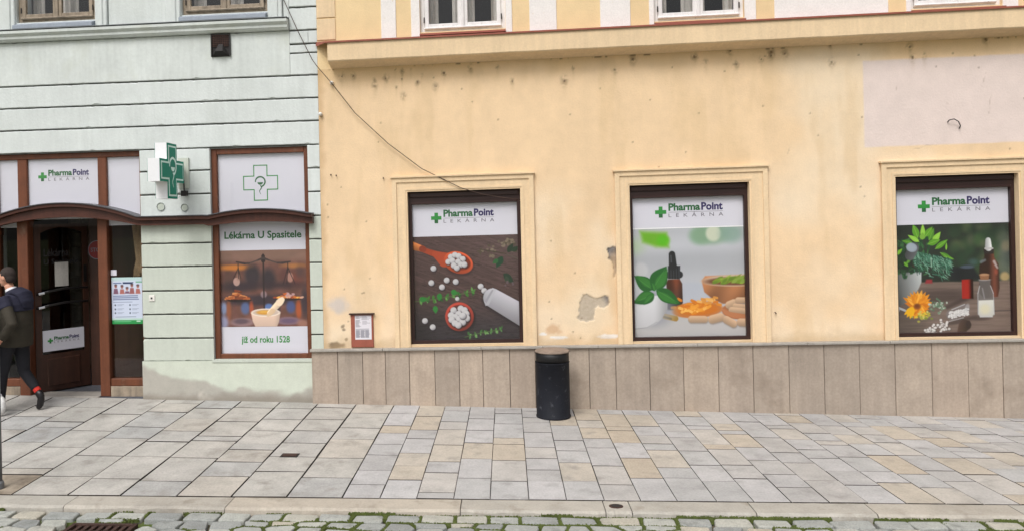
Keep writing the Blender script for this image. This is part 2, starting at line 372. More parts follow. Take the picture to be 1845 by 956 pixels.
for poly in cells:
    for (px, pz, nx_, ny_) in ((GR[0]-.0,0,1,0),): pass
    cx = sum(a for a, b in poly)/len(poly); cy = sum(b for a, b in poly)/len(poly)
    if GR[0]-.02 < cx < GR[1]+.02 and GR[2]-.02 < cy < GR[3]+.02: continue
    if GR[0]-.3 < cx < GR[1]+.3 and GR[2]-.3 < cy < GR[3]+.3:     # trim against the grate
        opt = [((GR[0]-.012,0),(1,0)), ((GR[1]+.012,0),(-1,0)), ((0,GR[3]+.012),(0,-1)), ((0,GR[2]-.012),(0,1))]
        pen = [GR[0]-cx, cx-GR[1], cy-GR[3], GR[2]-cy]; k = max(range(4), key=lambda i: pen[i]); poly = clip(poly, *opt[k])
        if len(poly) < 3: continue
        cx = sum(a for a, b in poly)/len(poly); cy = sum(b for a, b in poly)/len(poly)
    # drop very short edges, shrink for the joint, round corners
    pl = [poly[i] for i in range(len(poly)) if math.hypot(poly[i][0]-poly[i-1][0], poly[i][1]-poly[i-1][1]) > .03]
    if len(pl) < 3: continue
    edges.append(pl)
    gap = rnd.uniform(.009, .016); sh_ = []
    for a, b in pl:
        dx, dy = a-cx, b-cy; l = math.hypot(dx, dy) or 1; s = max(.3, (l-gap*1.35)/l); sh_.append((cx+dx*s, cy+dy*s))
    rp = []
    for i in range(len(sh_)):
        a, p, b = sh_[i-1], sh_[i], sh_[(i+1) % len(sh_)]; k = rnd.uniform(.1,.2)
        rp += [(p[0]+(a[0]-p[0])*k, p[1]+(a[1]-p[1])*k), (p[0]+((a[0]+b[0])/2-p[0])*k*.35, p[1]+((a[1]+b[1])/2-p[1])*k*.25), (p[0]+(b[0]-p[0])*k, p[1]+(b[1]-p[1])*k)]
    n = len(rp); z = -.034+rnd.uniform(-.005, .004); tx, ty = rnd.uniform(-.04,.04), rnd.uniform(-.04,.04)
    def ring(s, o): return [(cx+(a-cx)*s, cy+(b-cy)*s, z+o+tx*(a-cx)*s+ty*(b-cy)*s) for a, b in rp]
    V = ring(1.02,-.05)+ring(1,-.008)+ring(.95,-.001)+ring(.6,.001); F = []
    for l in range(3):
        for k in range(n): k2 = (k+1) % n; F.append((l*n+k, l*n+k2, (l+1)*n+k2, (l+1)*n+k))
    F.append(tuple(3*n+k for k in range(n)))
    if abs(cx) < 4.75 and cy > -4.06 and nset < 290:
        mesh('sett', V, F, 'sett', road, smooth=False); nset += 1
    else: stuffV.add(V, F)
stuffV.build('setts', 'sett', road, kind='stuff')
mo = MB()
for pl in edges:
    for i in range(len(pl)):
        a, b = pl[i-1], pl[i]; l = math.hypot(b[0]-a[0], b[1]-a[1])
        if abs(a[0]) > 4.9 or a[1] < -4.2: continue
        for k in range(int(l/.0035)):
            t = rnd.random(); x = a[0]+(b[0]-a[0])*t+rnd.gauss(0,.007); y = a[1]+(b[1]-a[1])*t+rnd.gauss(0,.007)
            if float(fbm(np.array(x), np.array(y), 2.3, 3, 5)) < .49+.05*(y < -3.66)*1.0: continue
            s = rnd.uniform(.004, .0095); h = rnd.uniform(.004, .013); z0 = -.062; q = rnd.uniform(0, 6.28)
            top = -.046+h*1.1
            mo.add([(x+s*1.3*math.cos(q+u), y+s*1.3*math.sin(q+u), z0) for u in (0,1.57,3.14,4.71)]+[(x+s*.7*math.cos(q+u+.5), y+s*.7*math.sin(q+u+.5), top) for u in (0,1.57,3.14,4.71)]+[(x,y,top+.003)],
                   [(0,1,5,4),(1,2,6,5),(2,3,7,6),(3,0,4,7),(4,5,8),(5,6,8),(6,7,8),(7,4,8)])
for k in range(7000):                     # moss in the gutter along the kerb foot
    x = rnd.uniform(-4.9, 4.9); y = -3.442+rnd.gauss(0, .006)
    if float(fbm(np.array(x), np.array(1.), 1.3, 3, 8)) < (.47 if x > -2.4 else .6): continue
    s = rnd.uniform(.004, .010); q = rnd.uniform(0, 6.28); top = -.04+rnd.uniform(0,.024)
    mo.add([(x+s*1.3*math.cos(q+u), y+s*1.3*math.sin(q+u), -.065) for u in (0,1.57,3.14,4.71)]+[(x+s*.7*math.cos(q+u+.5), y+s*.7*math.sin(q+u+.5), top) for u in (0,1.57,3.14,4.71)]+[(x,y,top+.003)],
           [(0,1,5,4),(1,2,6,5),(2,3,7,6),(3,0,4,7),(4,5,8),(5,6,8),(6,7,8),(7,4,8)])
mz = mo.build('moss', 'moss', None, kind='stuff'); tag(mz, 'bright green moss growing in the joints of the cobbles', 'moss')
# ------------------------------------------------------------------ the yellow building
YB = root('plaster_building', 'ochre yellow plaster building with three poster windows and stone plinth', 'building', (2.9, 0, 0))
W1, W2, W3 = (-1.246,.184,.79,2.732), (1.532,2.973,.785,2.722), (4.677,6.070,.785,2.722)
spots = []
for (u, v) in ((300,545),(452,570),(452,615),(530,565),(600,500),(650,515),(645,565),(605,625),(655,685),(710,495),(785,545),(755,585),(945,525),(885,620),(1135,490),(1320,485),(1420,580),(215,550)):
    X = -2.375+(560+u*.251-571)/138.5; spots.append((X, 4.348-(v*.251-124.7+(560+u*.251-595)*.048)/137., rnd.uniform(.012,.035)))
for (u, v) in ((60,285),(22,335),(230,288),(305,250),(555,235),(600,260),(698,212),(720,265),(820,245),(860,215),(860,230),(915,222),(1097,255),(1095,190),(1410,235),(1455,228),(1400,195),(1690,165)):
    px = 1000+u*.458; X = .70+(px-1000)/153.; spots.append((X, 4.372-(v*.458-108.5+(px-1000)*.0515)/145., rnd.uniform(.015,.04)))
def pxz(u, v):      # measured on the photograph, about the middle of the facade
    return .70+(u-1005)/146., .813+(613-v)/143.5
peelA = [pxz(1000+a*.2093, 420+b*.2093) for a, b in ((410,140),(470,135),(510,165),(522,250),(490,330),(455,395),(445,300),(440,250),(410,230))]
peelB = [pxz(1000+a*.2093, 420+b*.2093) for a, b in ((190,525),(230,522),(300,560),(380,545),(412,550),(410,630),(345,650),(310,620),(290,640),(280,740),(210,765),(120,740),(155,690),(160,590))]
def sdpoly(X, Z, poly):
    D = np.full(X.shape, 1e9); ins = np.zeros(X.shape, bool)
    for i in range(len(poly)):
        ax, az = poly[i-1]; bx, bz = poly[i]; ex, ez = bx-ax, bz-az; wx, wz = X-ax, Z-az
        t = np.clip((wx*ex+wz*ez)/(ex*ex+ez*ez+1e-12), 0, 1); D = np.minimum(D, np.hypot(wx-ex*t, wz-ez*t))
        c = ((az > Z) != (bz > Z)) & (X < (bx-ax)*(Z-az)/(bz-az+1e-12)+ax); ins ^= c
    return np.where(ins, -D, D)
def mixc(C, col, a): return C*(1-a[..., None])+np.asarray(col)*a[..., None]
def paint_yellow(X, Z):
    C = np.ones(X.shape+(3,))*YEL
    n1 = fbm(X, Z, .7, 5, 1); n2 = fbm(X, Z, 3., 4, 2); n3 = fbm(X*1.0, Z*.25, 5., 4, 3)
    C = C*(1+(.13*(n1-.5)+.09*(n2-.5)+.10*(n3-.5)))[..., None]
    C = mixc(C, L(230,211,184), .8*sst(.46,.66,fbm(X, Z, .55, 4, 9)))               # sun-bleached areas
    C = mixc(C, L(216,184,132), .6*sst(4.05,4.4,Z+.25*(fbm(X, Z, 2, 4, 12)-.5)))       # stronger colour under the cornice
    C = mixc(C, L(212,183,142), .4*sst(.55,.75,fbm(X*2.2, Z*.5, 1.4, 4, 7)))
    dY = .0025*(fbm(X, Z, 1.2, 3, 4)-.5)
    wob = .10*(fbm(X, Z, 9, 3, 21)-.5); wx = .05*(fbm(X, Z, 14, 3, 22)-.5)
    # the lighter repainted field
    e = .006*(fbm(X, Z, 6, 3, 31)-.5)
    pk = sst(0,.012,X-4.337+e)*sst(0,.012,Z-3.085+e)*sst(0,.012,4.14-Z+e)
    C = mixc(C, PINK*(1+.06*(n2-.5))[..., None], pk*.96)
    for (sx, sz, sr) in spots:                                                          # mould spots and bolt holes
        d_ = np.hypot((X-sx), (Z-sz)*.75)+.03*(fbm(X, Z, 25, 3, 40)-.5)
        C = mixc(C, L(120,95,70), .55*sst(sr*2.0, sr*.2, d_)*sst(.35,.6,fbm(X, Z, 30, 2, 41))); C = mixc(C, L(60,46,38), .75*sst(sr*.5, sr*.1, d_))
        st = np.exp(-((X-sx)/(sr*.8))**2)*sst(sz-.22, sz, Z)*(Z < sz); C = mixc(C, L(180,150,110), .22*st)
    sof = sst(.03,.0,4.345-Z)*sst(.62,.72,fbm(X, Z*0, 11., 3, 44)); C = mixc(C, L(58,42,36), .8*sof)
    # peeled plaster: mortar showing in real hollows
    for poly in (peelA, peelB):
        s_ = sdpoly(X+wx*1.0, Z+wob*.4, poly)+.02*(fbm(X, Z, 40, 2, 55)-.5); pm = sst(.006,-.006,s_)
        gr = CONC*(.28+.9*fbm(X, Z, 30, 4, 51))[..., None]
        C = mixc(C, gr, pm); C = mixc(C, L(225,218,208), .8*sst(.0,.006,s_)*sst(.02,.008,s_)*sst(.5,.62,fbm(X, Z, 16, 3, 52)))
        C = mixc(C, L(66,60,56), .75*sst(.010,.001,np.abs(s_+.004))*sst(.42,.6,fbm(X, Z, 13, 3, 53)))
        dY = dY+(.010+.006*(fbm(X, Z, 35, 3, 56)-.5))*pm
        C = mixc(C, L(222,200,170), .5*sst(.12,.0,s_)*(1-pm))
    for (bx, bz, rx, rz) in ((.63,.855,.13,.022),(1.24,.86,.16,.03),(.42,.9,.06,.02)):   # scraped white edges above the sill
        d_ = np.hypot((X-bx)/rx, (Z-bz)/rz)+.9*(fbm(X, Z, 16, 4, 60)-.5); C = mixc(C, L(232,228,224), .95*sst(1.0,.7,d_))
    d_ = np.hypot((X-.55)/.12, (Z-.95)/.1)+.9*(fbm(X, Z, 10, 4, 61)-.5); C = mixc(C, L(190,140,95), .5*sst(1.,.5,d_))
    d_ = np.hypot((X-1.32)/.1, (Z-1.45)/.6)+.9*(fbm(X, Z, 5, 4, 61)-.5); C = mixc(C, L(212,180,138), .55*sst(1.,.2,d_))
    d_ = np.hypot((X-.98)/.35, (Z-1.2)/.5)+.9*(fbm(X, Z, 4, 4, 66)-.5); C = mixc(C, L(226,206,176), .5*sst(1.,.4,d_))
    # damp grey smear and mould beside the notice panel
    d_ = np.hypot((X+2.17)/.19, (Z-1.30)/.17)+1.1*(fbm(X, Z, 5, 4, 62)-.5); C = mixc(C, L(198,188,182), .85*sst(1.0,.45,d_))
    d_ = np.hypot((X+2.22)/.17, (Z-.80)/.055)+.9*(fbm(X, Z, 12, 4, 63)-.5); C = mixc(C, L(88,74,58), .85*sst(1.05,.5,d_))
    for (bx, bz) in ((-2.11,1.0),(-2.08,.87),(-2.12,1.04)):
        d_ = np.hypot(X-bx, Z-bz)/.03+.8*(fbm(X, Z, 22, 3, 64)-.5); C = mixc(C, L(120,104,86), .8*sst(1.,.4,d_))
    C = mixc(C, L(186,152,112), .55*sst(.10,.0,X+2.375+.1*(fbm(X, Z, 6, 3, 70)-.5)))     # grime at the party joint
    C = mixc(C, L(178,150,112), .45*sst(.93,.77,Z+.22*(fbm(X, Z, 5, 4, 71)-.5)))          # splash zone on the sill
    for k, (bx, bz, ln, an) in enumerate(((3.42,3.02,.14,1.1),(4.55,3.2,.3,.05),(4.9,3.05,.35,.18),(5.28,3.6,.1,-.9),(5.7,3.75,.35,1.3),(5.78,3.42,.3,1.5),(4.72,3.75,.12,1.5),(-1.9,1.15,.08,.2))):
        ux, uz = math.cos(an), math.sin(an); t = (X-bx)*ux+(Z-bz)*uz; q = -(X-bx)*uz+(Z-bz)*ux+.05*(fbm(X, Z, 8, 3, 80+k)-.5)
        C = mixc(C, L(140,118,98), .38*sst(.008,.002,np.abs(q))*sst(0,.03,t)*sst(ln,ln*.5,t)*sst(.35,.55,fbm(X, Z, 20, 2, 83)))
    rs = np.random.RandomState(5)
    for k in range(70):                                                                   # nail holes, flakes
        bx, bz = rs.uniform(-2.3,6.3), rs.uniform(.8,4.3); C = mixc(C, L(112,90,70), .6*sst(.016,.006,np.hypot(X-bx, Z-bz)))
    return C, dY
UZ0 = 4.70
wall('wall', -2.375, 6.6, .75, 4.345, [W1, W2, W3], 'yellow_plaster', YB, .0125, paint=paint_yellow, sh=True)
wall('side_bay', 6.6, 9.2, .75, 4.345, [], 'yellow_trim', YB, .5, sh=True)
UW = [(-1.034,.049,4.755,6.45), (1.885,2.967,4.74,6.45), (4.913,5.951,4.73,6.45)]
def paint_upper(X, Z):
    C = np.ones(X.shape+(3,))*np.array(L(228,202,158)); C = C*(1+.12*(fbm(X, Z, 1.4, 4, 90)-.5)+.08*(fbm(X, Z*.3, 6, 4, 91)-.5))[..., None]
    return C, np.zeros_like(X)
wall('upper_wall', -2.375, 9.2, 4.345, 7.1, UW, 'yellow_plaster', YB, .05, paint=paint_upper, sh=True)
for k, h in enumerate((W1, W2, W3)): reveal('reveal', h, .002, .34, 'yellow_trim', YB, sh=True)
for h in UW: reveal('reveal', h, .002, .34, 'yellow_trim', YB, sh=True)
# shell that keeps daylight out of the rooms
b = MB(); b.box(-2.36,9.2,4.0,4.2,-.2,7.3).box(9.0,9.2,.012,4.0,-.2,7.3).box(-2.36,-2.2,.012,4.0,-.2,7.3).box(-2.36,9.2,.012,4.2,7.3,7.5).box(-2.2,9.0,.36,4.0,3.9,4.1)
b.build('rear_shell', 'room_dark', YB)
# corner quoin, panels of white plaster
cbox('quoin', (-2.372,-2.128,-.012,.0,UZ0+.02,4.992), 'yellow_trim', YB, .004, sh=True); cbox('quoin', (-2.372,-2.128,-.012,.0,5.008,5.34), 'yellow_trim', YB, .004, sh=True)
cbox('quoin', (-2.372,-2.128,-.012,.0,5.356,7.0), 'yellow_trim', YB, .004, sh=True)
for a, c in ((-1.534,-1.341),(-1.148,-1.036),(.051,.133),(.35,.688),(1.226,1.596),(1.824,1.883),(2.969,3.106),(3.324,4.65),(4.856,4.911),(5.953,6.125),(6.4,7.2)):
    cbox('white_panel', (a,c,-.014,0,UZ0,7.0), 'white_plaster', YB, .005, sh=True)
def casement(parent, x0, x1, z0, z1, m, sh=False, wf=.09, pal='white'):
    """two-leaf casement: frame, leaves, panes, fittings"""
    wn = MB(); t = .05
    wn.box(x0,x0+t,.05,.13,z0,z1).box(x1-t,x1,.05,.13,z0,z1).box(x0+t,x1-t,.05,.13,z0,z0+t).box(x0+t,x1-t,.05,.13,z1-t,z1)
    wo = wn.build('window', m, parent, sh=sh)
    xm = (x0+x1)/2
    for a, c in ((x0+t+.004, xm-.008), (xm+.008, x1-t-.004)):
        q = MB(); s = .055
        q.cbox(a,a+s,.035,.08,z0+t+.005,z1-t-.005,c=.006).cbox(c-s,c,.035,.08,z0+t+.005,z1-t-.005,c=.006).cbox(a+s,c-s,.035,.08,z0+t+.005,z0+t+.06,c=.006).cbox(a+s,c-s,.035,.08,z1-t-.06,z1-t-.005,c=.006)
        q.build('sash', m, wo, sh=sh); box('pane', (a+s-.01,c-s+.01,.055,.06,z0+t+.05,z1-t-.05), 'pane_glass', wo, sh=sh)
    cbox('meeting_bead', (xm-.022,xm+.022,.018,.034,z0+t,z1-t), m, wo, .008, sh=sh)
    cbox('weather_bar', (x0+t,x1-t,.01,.05,z0+t-.012,z0+t+.012), 'old_wood' if pal != 'white' else m, wo, .008, sh=sh)
    for hx in (x0+t, x1-t):
        for k in range(3):
            hz = z0+.16+k*.6; MB().tube([(hx,.028,hz-.035),(hx,.028,hz+.035)],.008,6).build('hinge', 'dark_iron', wo, sh=sh)
    q = MB()
    V = []; F = []; n = 60           # a net curtain hanging a little way inside
    for k in range(n+1):
        xx = x0+.05+(x1-x0-.1)*k/n; yy = .3+.018*math.sin(k*1.3)+.01*math.sin(k*.57)
        V += [(xx,yy,z0+.03),(xx,yy,z1)]
    for k in range(n):
        if 9 < k < 21 or 38 < k < 52: continue
        F.append((2*k,2*k+2,2*k+3,2*k+1))
    mesh('net_curtain', V, F, 'curtain', wo, sh=sh, smooth=True)
    return wo
for h in UW:
    casement(YB, h[0], h[1], h[2], h[3], 'white_paint', sh=True)
    # painted metal sill
    q = MB(); q.add([(h[0],.05,h[2]+.0),(h[1],.05,h[2]+.0),(h[1],-.075,h[2]-.03),(h[0],-.075,h[2]-.03),(h[0],-.075,h[2]-.055),(h[1],-.075,h[2]-.055),(h[0],.05,h[2]-.055),(h[1],.05,h[2]-.055)],
          [(0,3,2,1),(3,4,5,2),(4,6,7,5),(0,6,4,3),(1,2,5,7),(0,1,7,6)]); q.build('window_sill', 'red_metal', YB, sh=True)
# cornice
n = 60; V = []; F = []; prof = [(.0,4.347),(-.03,4.352),(-.215,4.398),(-.225,4.41),(-.225,4.632),(-.0,4.645)]
for k in range(n+1):
    x = -2.19+(9.2+2.19)*k/n
    for (y, z) in prof: V.append((x, y, z+.0015*math.sin(k*1.7)))
m_ = len(prof)
for k in range(n):
    for q in range(m_-1): F.append((k*m_+q, (k+1)*m_+q, (k+1)*m_+q+1, k*m_+q+1))
F += [tuple(range(m_)), tuple(n*m_+q for q in range(m_-1,-1,-1))]
co = mesh('cornice', V, F, 'yellow_trim', YB, sh=True)
q = MB(); q.add([(-2.39,.0,4.70),(9.2,.0,4.70),(9.2,-.245,4.648),(-2.22,-.245,4.648),(-2.22,-.245,4.628),(9.2,-.245,4.628),(9.2,-.232,4.63),(-2.22,-.232,4.63),(-2.39,-.02,4.64)],
     [(0,3,2,1),(3,4,5,2),(4,7,6,5),(0,8,4,3)]); q.build('flashing', 'red_metal', co, sh=True)
# surrounds of the shop windows
for (h, o0, o1, ot) in ((W1,-1.428,.340,2.900), (W2,1.364,3.176,2.886), (W3,4.525,6.25,2.880)):
    z0 = .762; c = .012
    q = MB(); q.prism([(o0,z0),(h[0]-.0,z0),(h[0]-.0,h[3]),(h[1],h[3]),(h[1],z0),(o1,z0),(o1,ot),(o0,ot)], -.026, .0)
    sr = q.build('window_surround', 'yellow_trim', YB, sh=True)
    q = MB(); t = .045
    q.prism([(o0-.012,z0),(o0+t,z0),(o0+t,ot-t),(o1-t,ot-t),(o1-t,z0),(o1+.012,z0),(o1+.012,ot+.012),(o0-.012,ot+.012)], -.042, -.0262); q.build('outer_moulding', 'yellow_trim', sr, sh=True)
    q = MB(); t = .022
    q.prism([(h[0]-t-.02,z0),(h[0]-.02,z0),(h[0]-.02,h[3]+.02),(h[1]+.02,h[3]+.02),(h[1]+.02,z0),(h[1]+t+.02,z0),(h[1]+t+.02,h[3]+t+.02),(h[0]-t-.02,h[3]+t+.02)], -.034, -.0263); q.build('inner_moulding', 'yellow_trim', sr, sh=True)
    box('head_drip', (o0-.03,o1+.03,-.062,-.0,ot+.013,ot+.032), 'yellow_trim', sr, sh=True)
# shop window frames and glass
for h in (W1, W2, W3):
    x0, x1, z0, z1 = h; t = .045
    q = MB(); q.box(x0,x0+t,.055,.14,z0,z1).box(x1-t,x1,.055,.14,z0,z1).box(x0+t,x1-t,.055,.14,z0,z0+t).box(x0+t,x1-t,.055,.14,z1-.15,z1)
    wn = q.build('shop_window', 'dark_frame', YB, sh=True)
    cbox('top_rail', (x0+.02,x1-.02,.03,.054,z1-.075,z1-.012), 'dark_frame', wn, .01, sh=True)
    cbox('glazing_bead', (x0+t,x1-t,.04,.054,z1-.165,z1-.135), 'dark_frame', wn, .006, sh=True)
    box('pane', (x0+t-.01,x1-t+.01,.085,.091,z0+t-.01,z1-.14), 'pane_glass', wn, sh=True)
# plinth: stone panels, core behind, sill stones on top
box('plinth_core', (-2.50,9.0,-.018,.3,-.4,.73), 'core_dark', YB)
px_ = [-2.53,-2.191,-1.866,-1.573,-1.266,-.94,-.631,-.333,.005,.323,.66,.99,1.315,1.726,2.135,2.553,2.966,3.387,3.799,4.208,4.62,5.038,5.449,5.839,6.25,6.66,7.07]
pl = MB().box(-2.52,9.0,-.02,-.0185,-.4,.7).build('plinth', 'core_dark', YB)
for i in range(len(px_)-1):
    a, b_ = px_[i]+.003, px_[i+1]-.003; dy = rnd.uniform(-.003,.003)
    zt = .728; mid = (a+b_)/2
    V = []; za = zw(a)-.03; zb = zw(b_)-.03; ta, tb = zt+SHK*(a-SHX), zt+SHK*(b_-SHX); y0 = -.042+dy
    V = [(a,-.02,za),(b_,-.02,zb),(b_,-.02,tb),(a,-.02,ta),(a,y0+.003,za),(b_,y0+.003,zb),(b_,y0+.003,tb),(a,y0+.003,ta),(a+.003,y0,za),(b_-.003,y0,zb),(b_-.003,y0,tb-.003),(a+.003,y0,ta-.003)]
    F = [(0,3,2,1)]
    for q in range(4): r2 = (q+1) % 4; F += [(q,r2,r2+4,q+4),(q+4,r2+4,r2+8,q+8)]
    F.append((8,9,10,11)); mesh('stone_panel', V, F, 'stone_panel', pl)
sx = [-2.545,-1.6,-.35,.42,1.1,2.3,3.6,4.55,6.2,7.1]
for i in range(len(sx)-1):
    cbox('sill_stone', (sx[i]+.002,sx[i+1]-.002,-.082,.03,.7285,.7605), 'sill_stone', YB, .006, sh=True)
# clips, hooks and stubs left in the wall
for (x, z) in ((-2.19,4.165),(-2.345,3.77)):
    q = MB(); q.lathe([(.0,-.0),(.02,0),(.026,.012),(.018,.03),(.024,.042),(.012,.055),(0,.056)], 0, 0, 12, False)
    V = [(x+a, -.002-c, z+b2) for a, b2, c in q.v]; mesh('cable_insulator', V, q.f, 'porcelain', YB, smooth=True)
for (x, z) in ((-2.16,2.98),(-2.23,2.99),(-1.55,2.93),(4.86,1.7),(3.25,1.16)):
    MB().tube([(x,.0,z),(x,-.03,z),(x+.004,-.036,z-.014)],.006,6).build('wall_anchor', 'rust_iron', YB)
MB().tube([(5.30,.0,3.41),(5.30,-.04,3.43),(5.35,-.05,3.44),(5.40,-.045,3.41),(5.43,-.03,3.36),(5.425,-.02,3.33),(5.44,-.0,3.35)],.006,6).build('cable_stub', 'dark_iron', YB)
# ------------------------------------------------------------------ the mint building
MBD = root('rusticated_building', 'pale mint building with grooved plaster bands, wooden shopfront and open door', 'building', (-5.4, 0, .1))
ENT = (-6.87,-4.79,.02,3.385); SW = (-3.84,-2.535,.625,3.372); MW1 = (-6.455,-5.353,5.13,6.8); MW2 = (-4.173,-3.019,5.13,6.8)
XL, XR = -9.2, -2.377
wall('wall', XL, XR, -.2, 7.1, [ENT, SW, MW1, MW2], 'groove', MBD, .5, y=.022)
for h in (MW1, MW2): reveal('reveal', h, .0, .34, 'mint_plaster', MBD)
reveal('reveal', SW, .024, .2, 'mint_plaster', MBD); reveal('reveal', ENT, .024, .3, 'mint_plaster', MBD, bottom=False)
b = MB(); b.box(XL,XR-.01,4.0,4.2,-.2,7.3).box(XL-.1,XL,.03,4.2,-.2,7.3).box(XR-.16,XR-.01,.36,4.0,-.2,7.3).box(XL,XR-.01,.03,4.2,7.3,7.5).box(XL,XR-.16,.36,4.0,3.7,4.0).box(-4.74,-4.6,.31,4.0,-.1,3.7)
b.build('rear_shell', 'room_dark', MBD)
box('shop_floor', (-9.2,-4.74,.02,4.0,-.1,.135), 'room_floor', MBD)
G = .009
def block(x0, x1, z0, z1, m='mint_plaster', y=0.):
    """hand-drawn plaster band: arrises wander a little and are knocked off here and there"""
    n = max(2, int((x1-x0)/.05)); V = []; F = []; a, b_ = z0+G, z1-G
    for k in range(n+1):
        x = x0+(x1-x0)*k/n; e0 = rnd.gauss(0,.0012)+(.012 if rnd.random() < .025 else 0); e1 = rnd.gauss(0,.0012)+(.012 if rnd.random() < .025 else 0)
        V += [(x,.021,a),(x,y+.007,a+e0),(x,y,a+.007+e0),(x,y,b_-.007-e1),(x,y+.007,b_-e1),(x,.021,b_)]
    for k in range(n):
        for q in range(5): F.append((k*6+q, (k+1)*6+q, (k+1)*6+q+1, k*6+q+1))
    F += [tuple(range(6)), tuple(n*6+q for q in range(5,-1,-1))]
    mesh('rustication_block', V, F, m, MBD)
for z0, z1 in ((3.99,4.282),(3.694,3.988),(3.385,3.692)): block(XL, XR, z0, z1)
block(XL, -2.739, 4.284, 4.876, 'mint_stained'); block(-2.735, XR, 4.284, 4.57)
block(-2.735, XR, 4.57, 4.685); block(-2.735,-2.495,4.69,4.862); block(-2.489,XR,4.69,4.862); block(-2.735,XR,4.866,5.16); block(-2.735,XR,5.164,5.46); block(-2.735,XR,5.464,5.76); block(-2.735,XR,5.764,7.1)
for z0, z1 in ((3.096,3.385),(2.789,3.094),(2.45,2.787)): block(-4.79,-3.84,z0,z1)
for z0, z1 in ((2.149,2.45),(1.846,2.147),(1.532,1.844),(1.225,1.53),(.910,1.223),(.606,.908)): block(-4.79,-3.84,z0,z1,'mint_low')
rz = [.64,.940,1.251,1.556,1.864,2.165,2.468,2.777,3.081,3.385]
for k in range(len(rz)-1): block(-2.535,XR,rz[k],rz[k+1],'mint_low' if k < 6 else 'mint_plaster')
for z0, z1 in ((2.45,3.385),(1.5,2.45),(.1,1.5)): block(XL,-6.87,z0,z1)
def paint_dado(X, Z):
    C = np.ones(X.shape+(3,))*np.array(L(198,204,190)); C = C*(1+.12*(fbm(X, Z, 2, 4, 101)-.5)+.08*(fbm(X, Z, 9, 4, 102)-.5))[..., None]
    edge = .20+.30*np.clip((-3.55-X)/1.1, 0, 1)+.03*np.sin((X+4)*5.1)
    k = sst(.05,-.03,Z-edge-.22*(fbm(X, Z, 3.2, 4, 103)-.5)); C = mixc(C, np.array(L(166,160,152))*(.86+.3*fbm(X, Z, 7, 4, 104))[..., None], k*.85)
    C = mixc(C, L(214,208,198), .5*sst(.62,.72,fbm(X, Z, 3, 4, 106))*k)
    C = mixc(C, L(122,112,100), .6*sst(.22,.1,Z+.1*(fbm(X, Z, 6, 4, 105)-.5)))
    return C, -.002*(1-k)
wall('base_course', -4.81, -2.40, -.1, .61, [], 'mint_attr', MBD, .016, y=-.006, paint=paint_dado)
box('base_edge', (-4.81,-2.40,-.003,.02,-.1,.612), 'mint_low', MBD)
box('window_ledge', (-3.86,-2.53,-.02,.1,.595,.628), 'mint_low', MBD)
# upper ledge and the window trims above it
q = MB(); V = []; 
prof = [(.0,4.868),(-.05,4.872),(-.075,4.90),(-.075,4.93),(-.11,4.965),(-.11,5.0),(0,5.012)]
F = []; V = [(x,y,z) for x in (XL,-2.742) for y, z in prof]; n = len(prof)
for k in range(n-1): F.append((k, k+n, k+n+1, k+1))
F += [tuple(range(n)), tuple(range(2*n-1,n-1,-1))]
lg = mesh('ledge', V, F, 'mint_stained', MBD); box('ledge_cap', (XL,-2.735,-.118,.0,5.013,5.021), 'ledge_cap', lg)
for a, c in ((-6.9,-6.463),(-5.345,-5.18),(-4.43,-4.18),(-3.012,-2.82)):
    cbox('window_trim', (a,c,-.035,.02,5.022,7.0), 'mint_plaster', MBD, .01); cbox('trim_bead', (a+.05,c-.05,-.05,-.0352,5.022,7.0), 'mint_plaster', MBD, .01)
block(XL,-6.91,5.022,7.0); block(-5.17,-4.44,5.022,7.0); block(-2.81,-2.74,5.022,7.0)
for h in (MW1, MW2):
    casement(MBD, h[0], h[1], h[2]+.01, h[3], 'old_wood', pal='wood')
    q = MB(); q.add([(h[0],.05,h[2]+.008),(h[1],.05,h[2]+.008),(h[1],-.10,h[2]-.055),(h[0],-.10,h[2]-.055),(h[0],-.10,h[2]-.1),(h[1],-.10,h[2]-.1),(h[0],.05,h[2]-.1),(h[1],.05,h[2]-.1)],
          [(0,3,2,1),(3,4,5,2),(4,6,7,5),(0,6,4,3),(1,2,5,7),(0,1,7,6)]); q.build('window_sill', 'blue_metal', MBD)
# vent cowl
vc = box('vent_cover', (-3.775,-3.521,-.012,-.0,4.565,4.851), 'dark_iron', MBD)
q = MB(); x0, x1, z0, z1 = -3.765,-3.531,4.572,4.845
for k in range(7): zz = 4.70+k*.023; q.box(x0,x1,-.024,-.016,zz-.004,zz+.004)
for k in range(9): xx = x0+(x1-x0)*k/8; q.box(xx-.004,xx+.004,-.027,-.0245,4.69,4.845)
q.build('grid', 'rust_iron', vc)
q = MB(); q.add([(x0,-.0125,z0),(x1,-.0125,z0),(x1-.07,-.085,z0+.05),(x0+.07,-.085,z0+.05),(x1-.09,-.02,4.73),(x0+.09,-.02,4.73)], [(0,1,2,3),(3,2,4,5),(0,3,5),(1,4,2),(0,5,4,1)]); q.build('cowl', 'dark_iron', vc)
q = MB(); t = .014; q.box(x0-.012,x0-.012+t,-.03,-.0125,z0-.01,z1+.01).box(x1+.012-t,x1+.012,-.03,-.0125,z0-.01,z1+.01).box(x0,x1,-.03,-.0125,z1-.002,z1+.01); q.build('rim', 'dark_iron', vc)
for (x, z, rr) in ((-4.512,2.632,.055),(-4.19,2.612,.05)):
    q = MB().lathe([(rr,0),(rr,.012),(rr*.9,.012),(rr*.86,.0),(0,.0)],0,0,20,False)
    rc = mesh('round_cap', [(x+a, -.0005-c, z+b2) for a, b2, c in q.v], q.f, 'cap_ring', MBD)
    q = MB().lathe([(rr*.84,0),(rr*.82,.004),(0,.005)],0,0,20,False); mesh('cap_disc', [(x+a, -.001-c, z+b2) for a, b2, c in q.v], q.f, 'mint_low', rc)
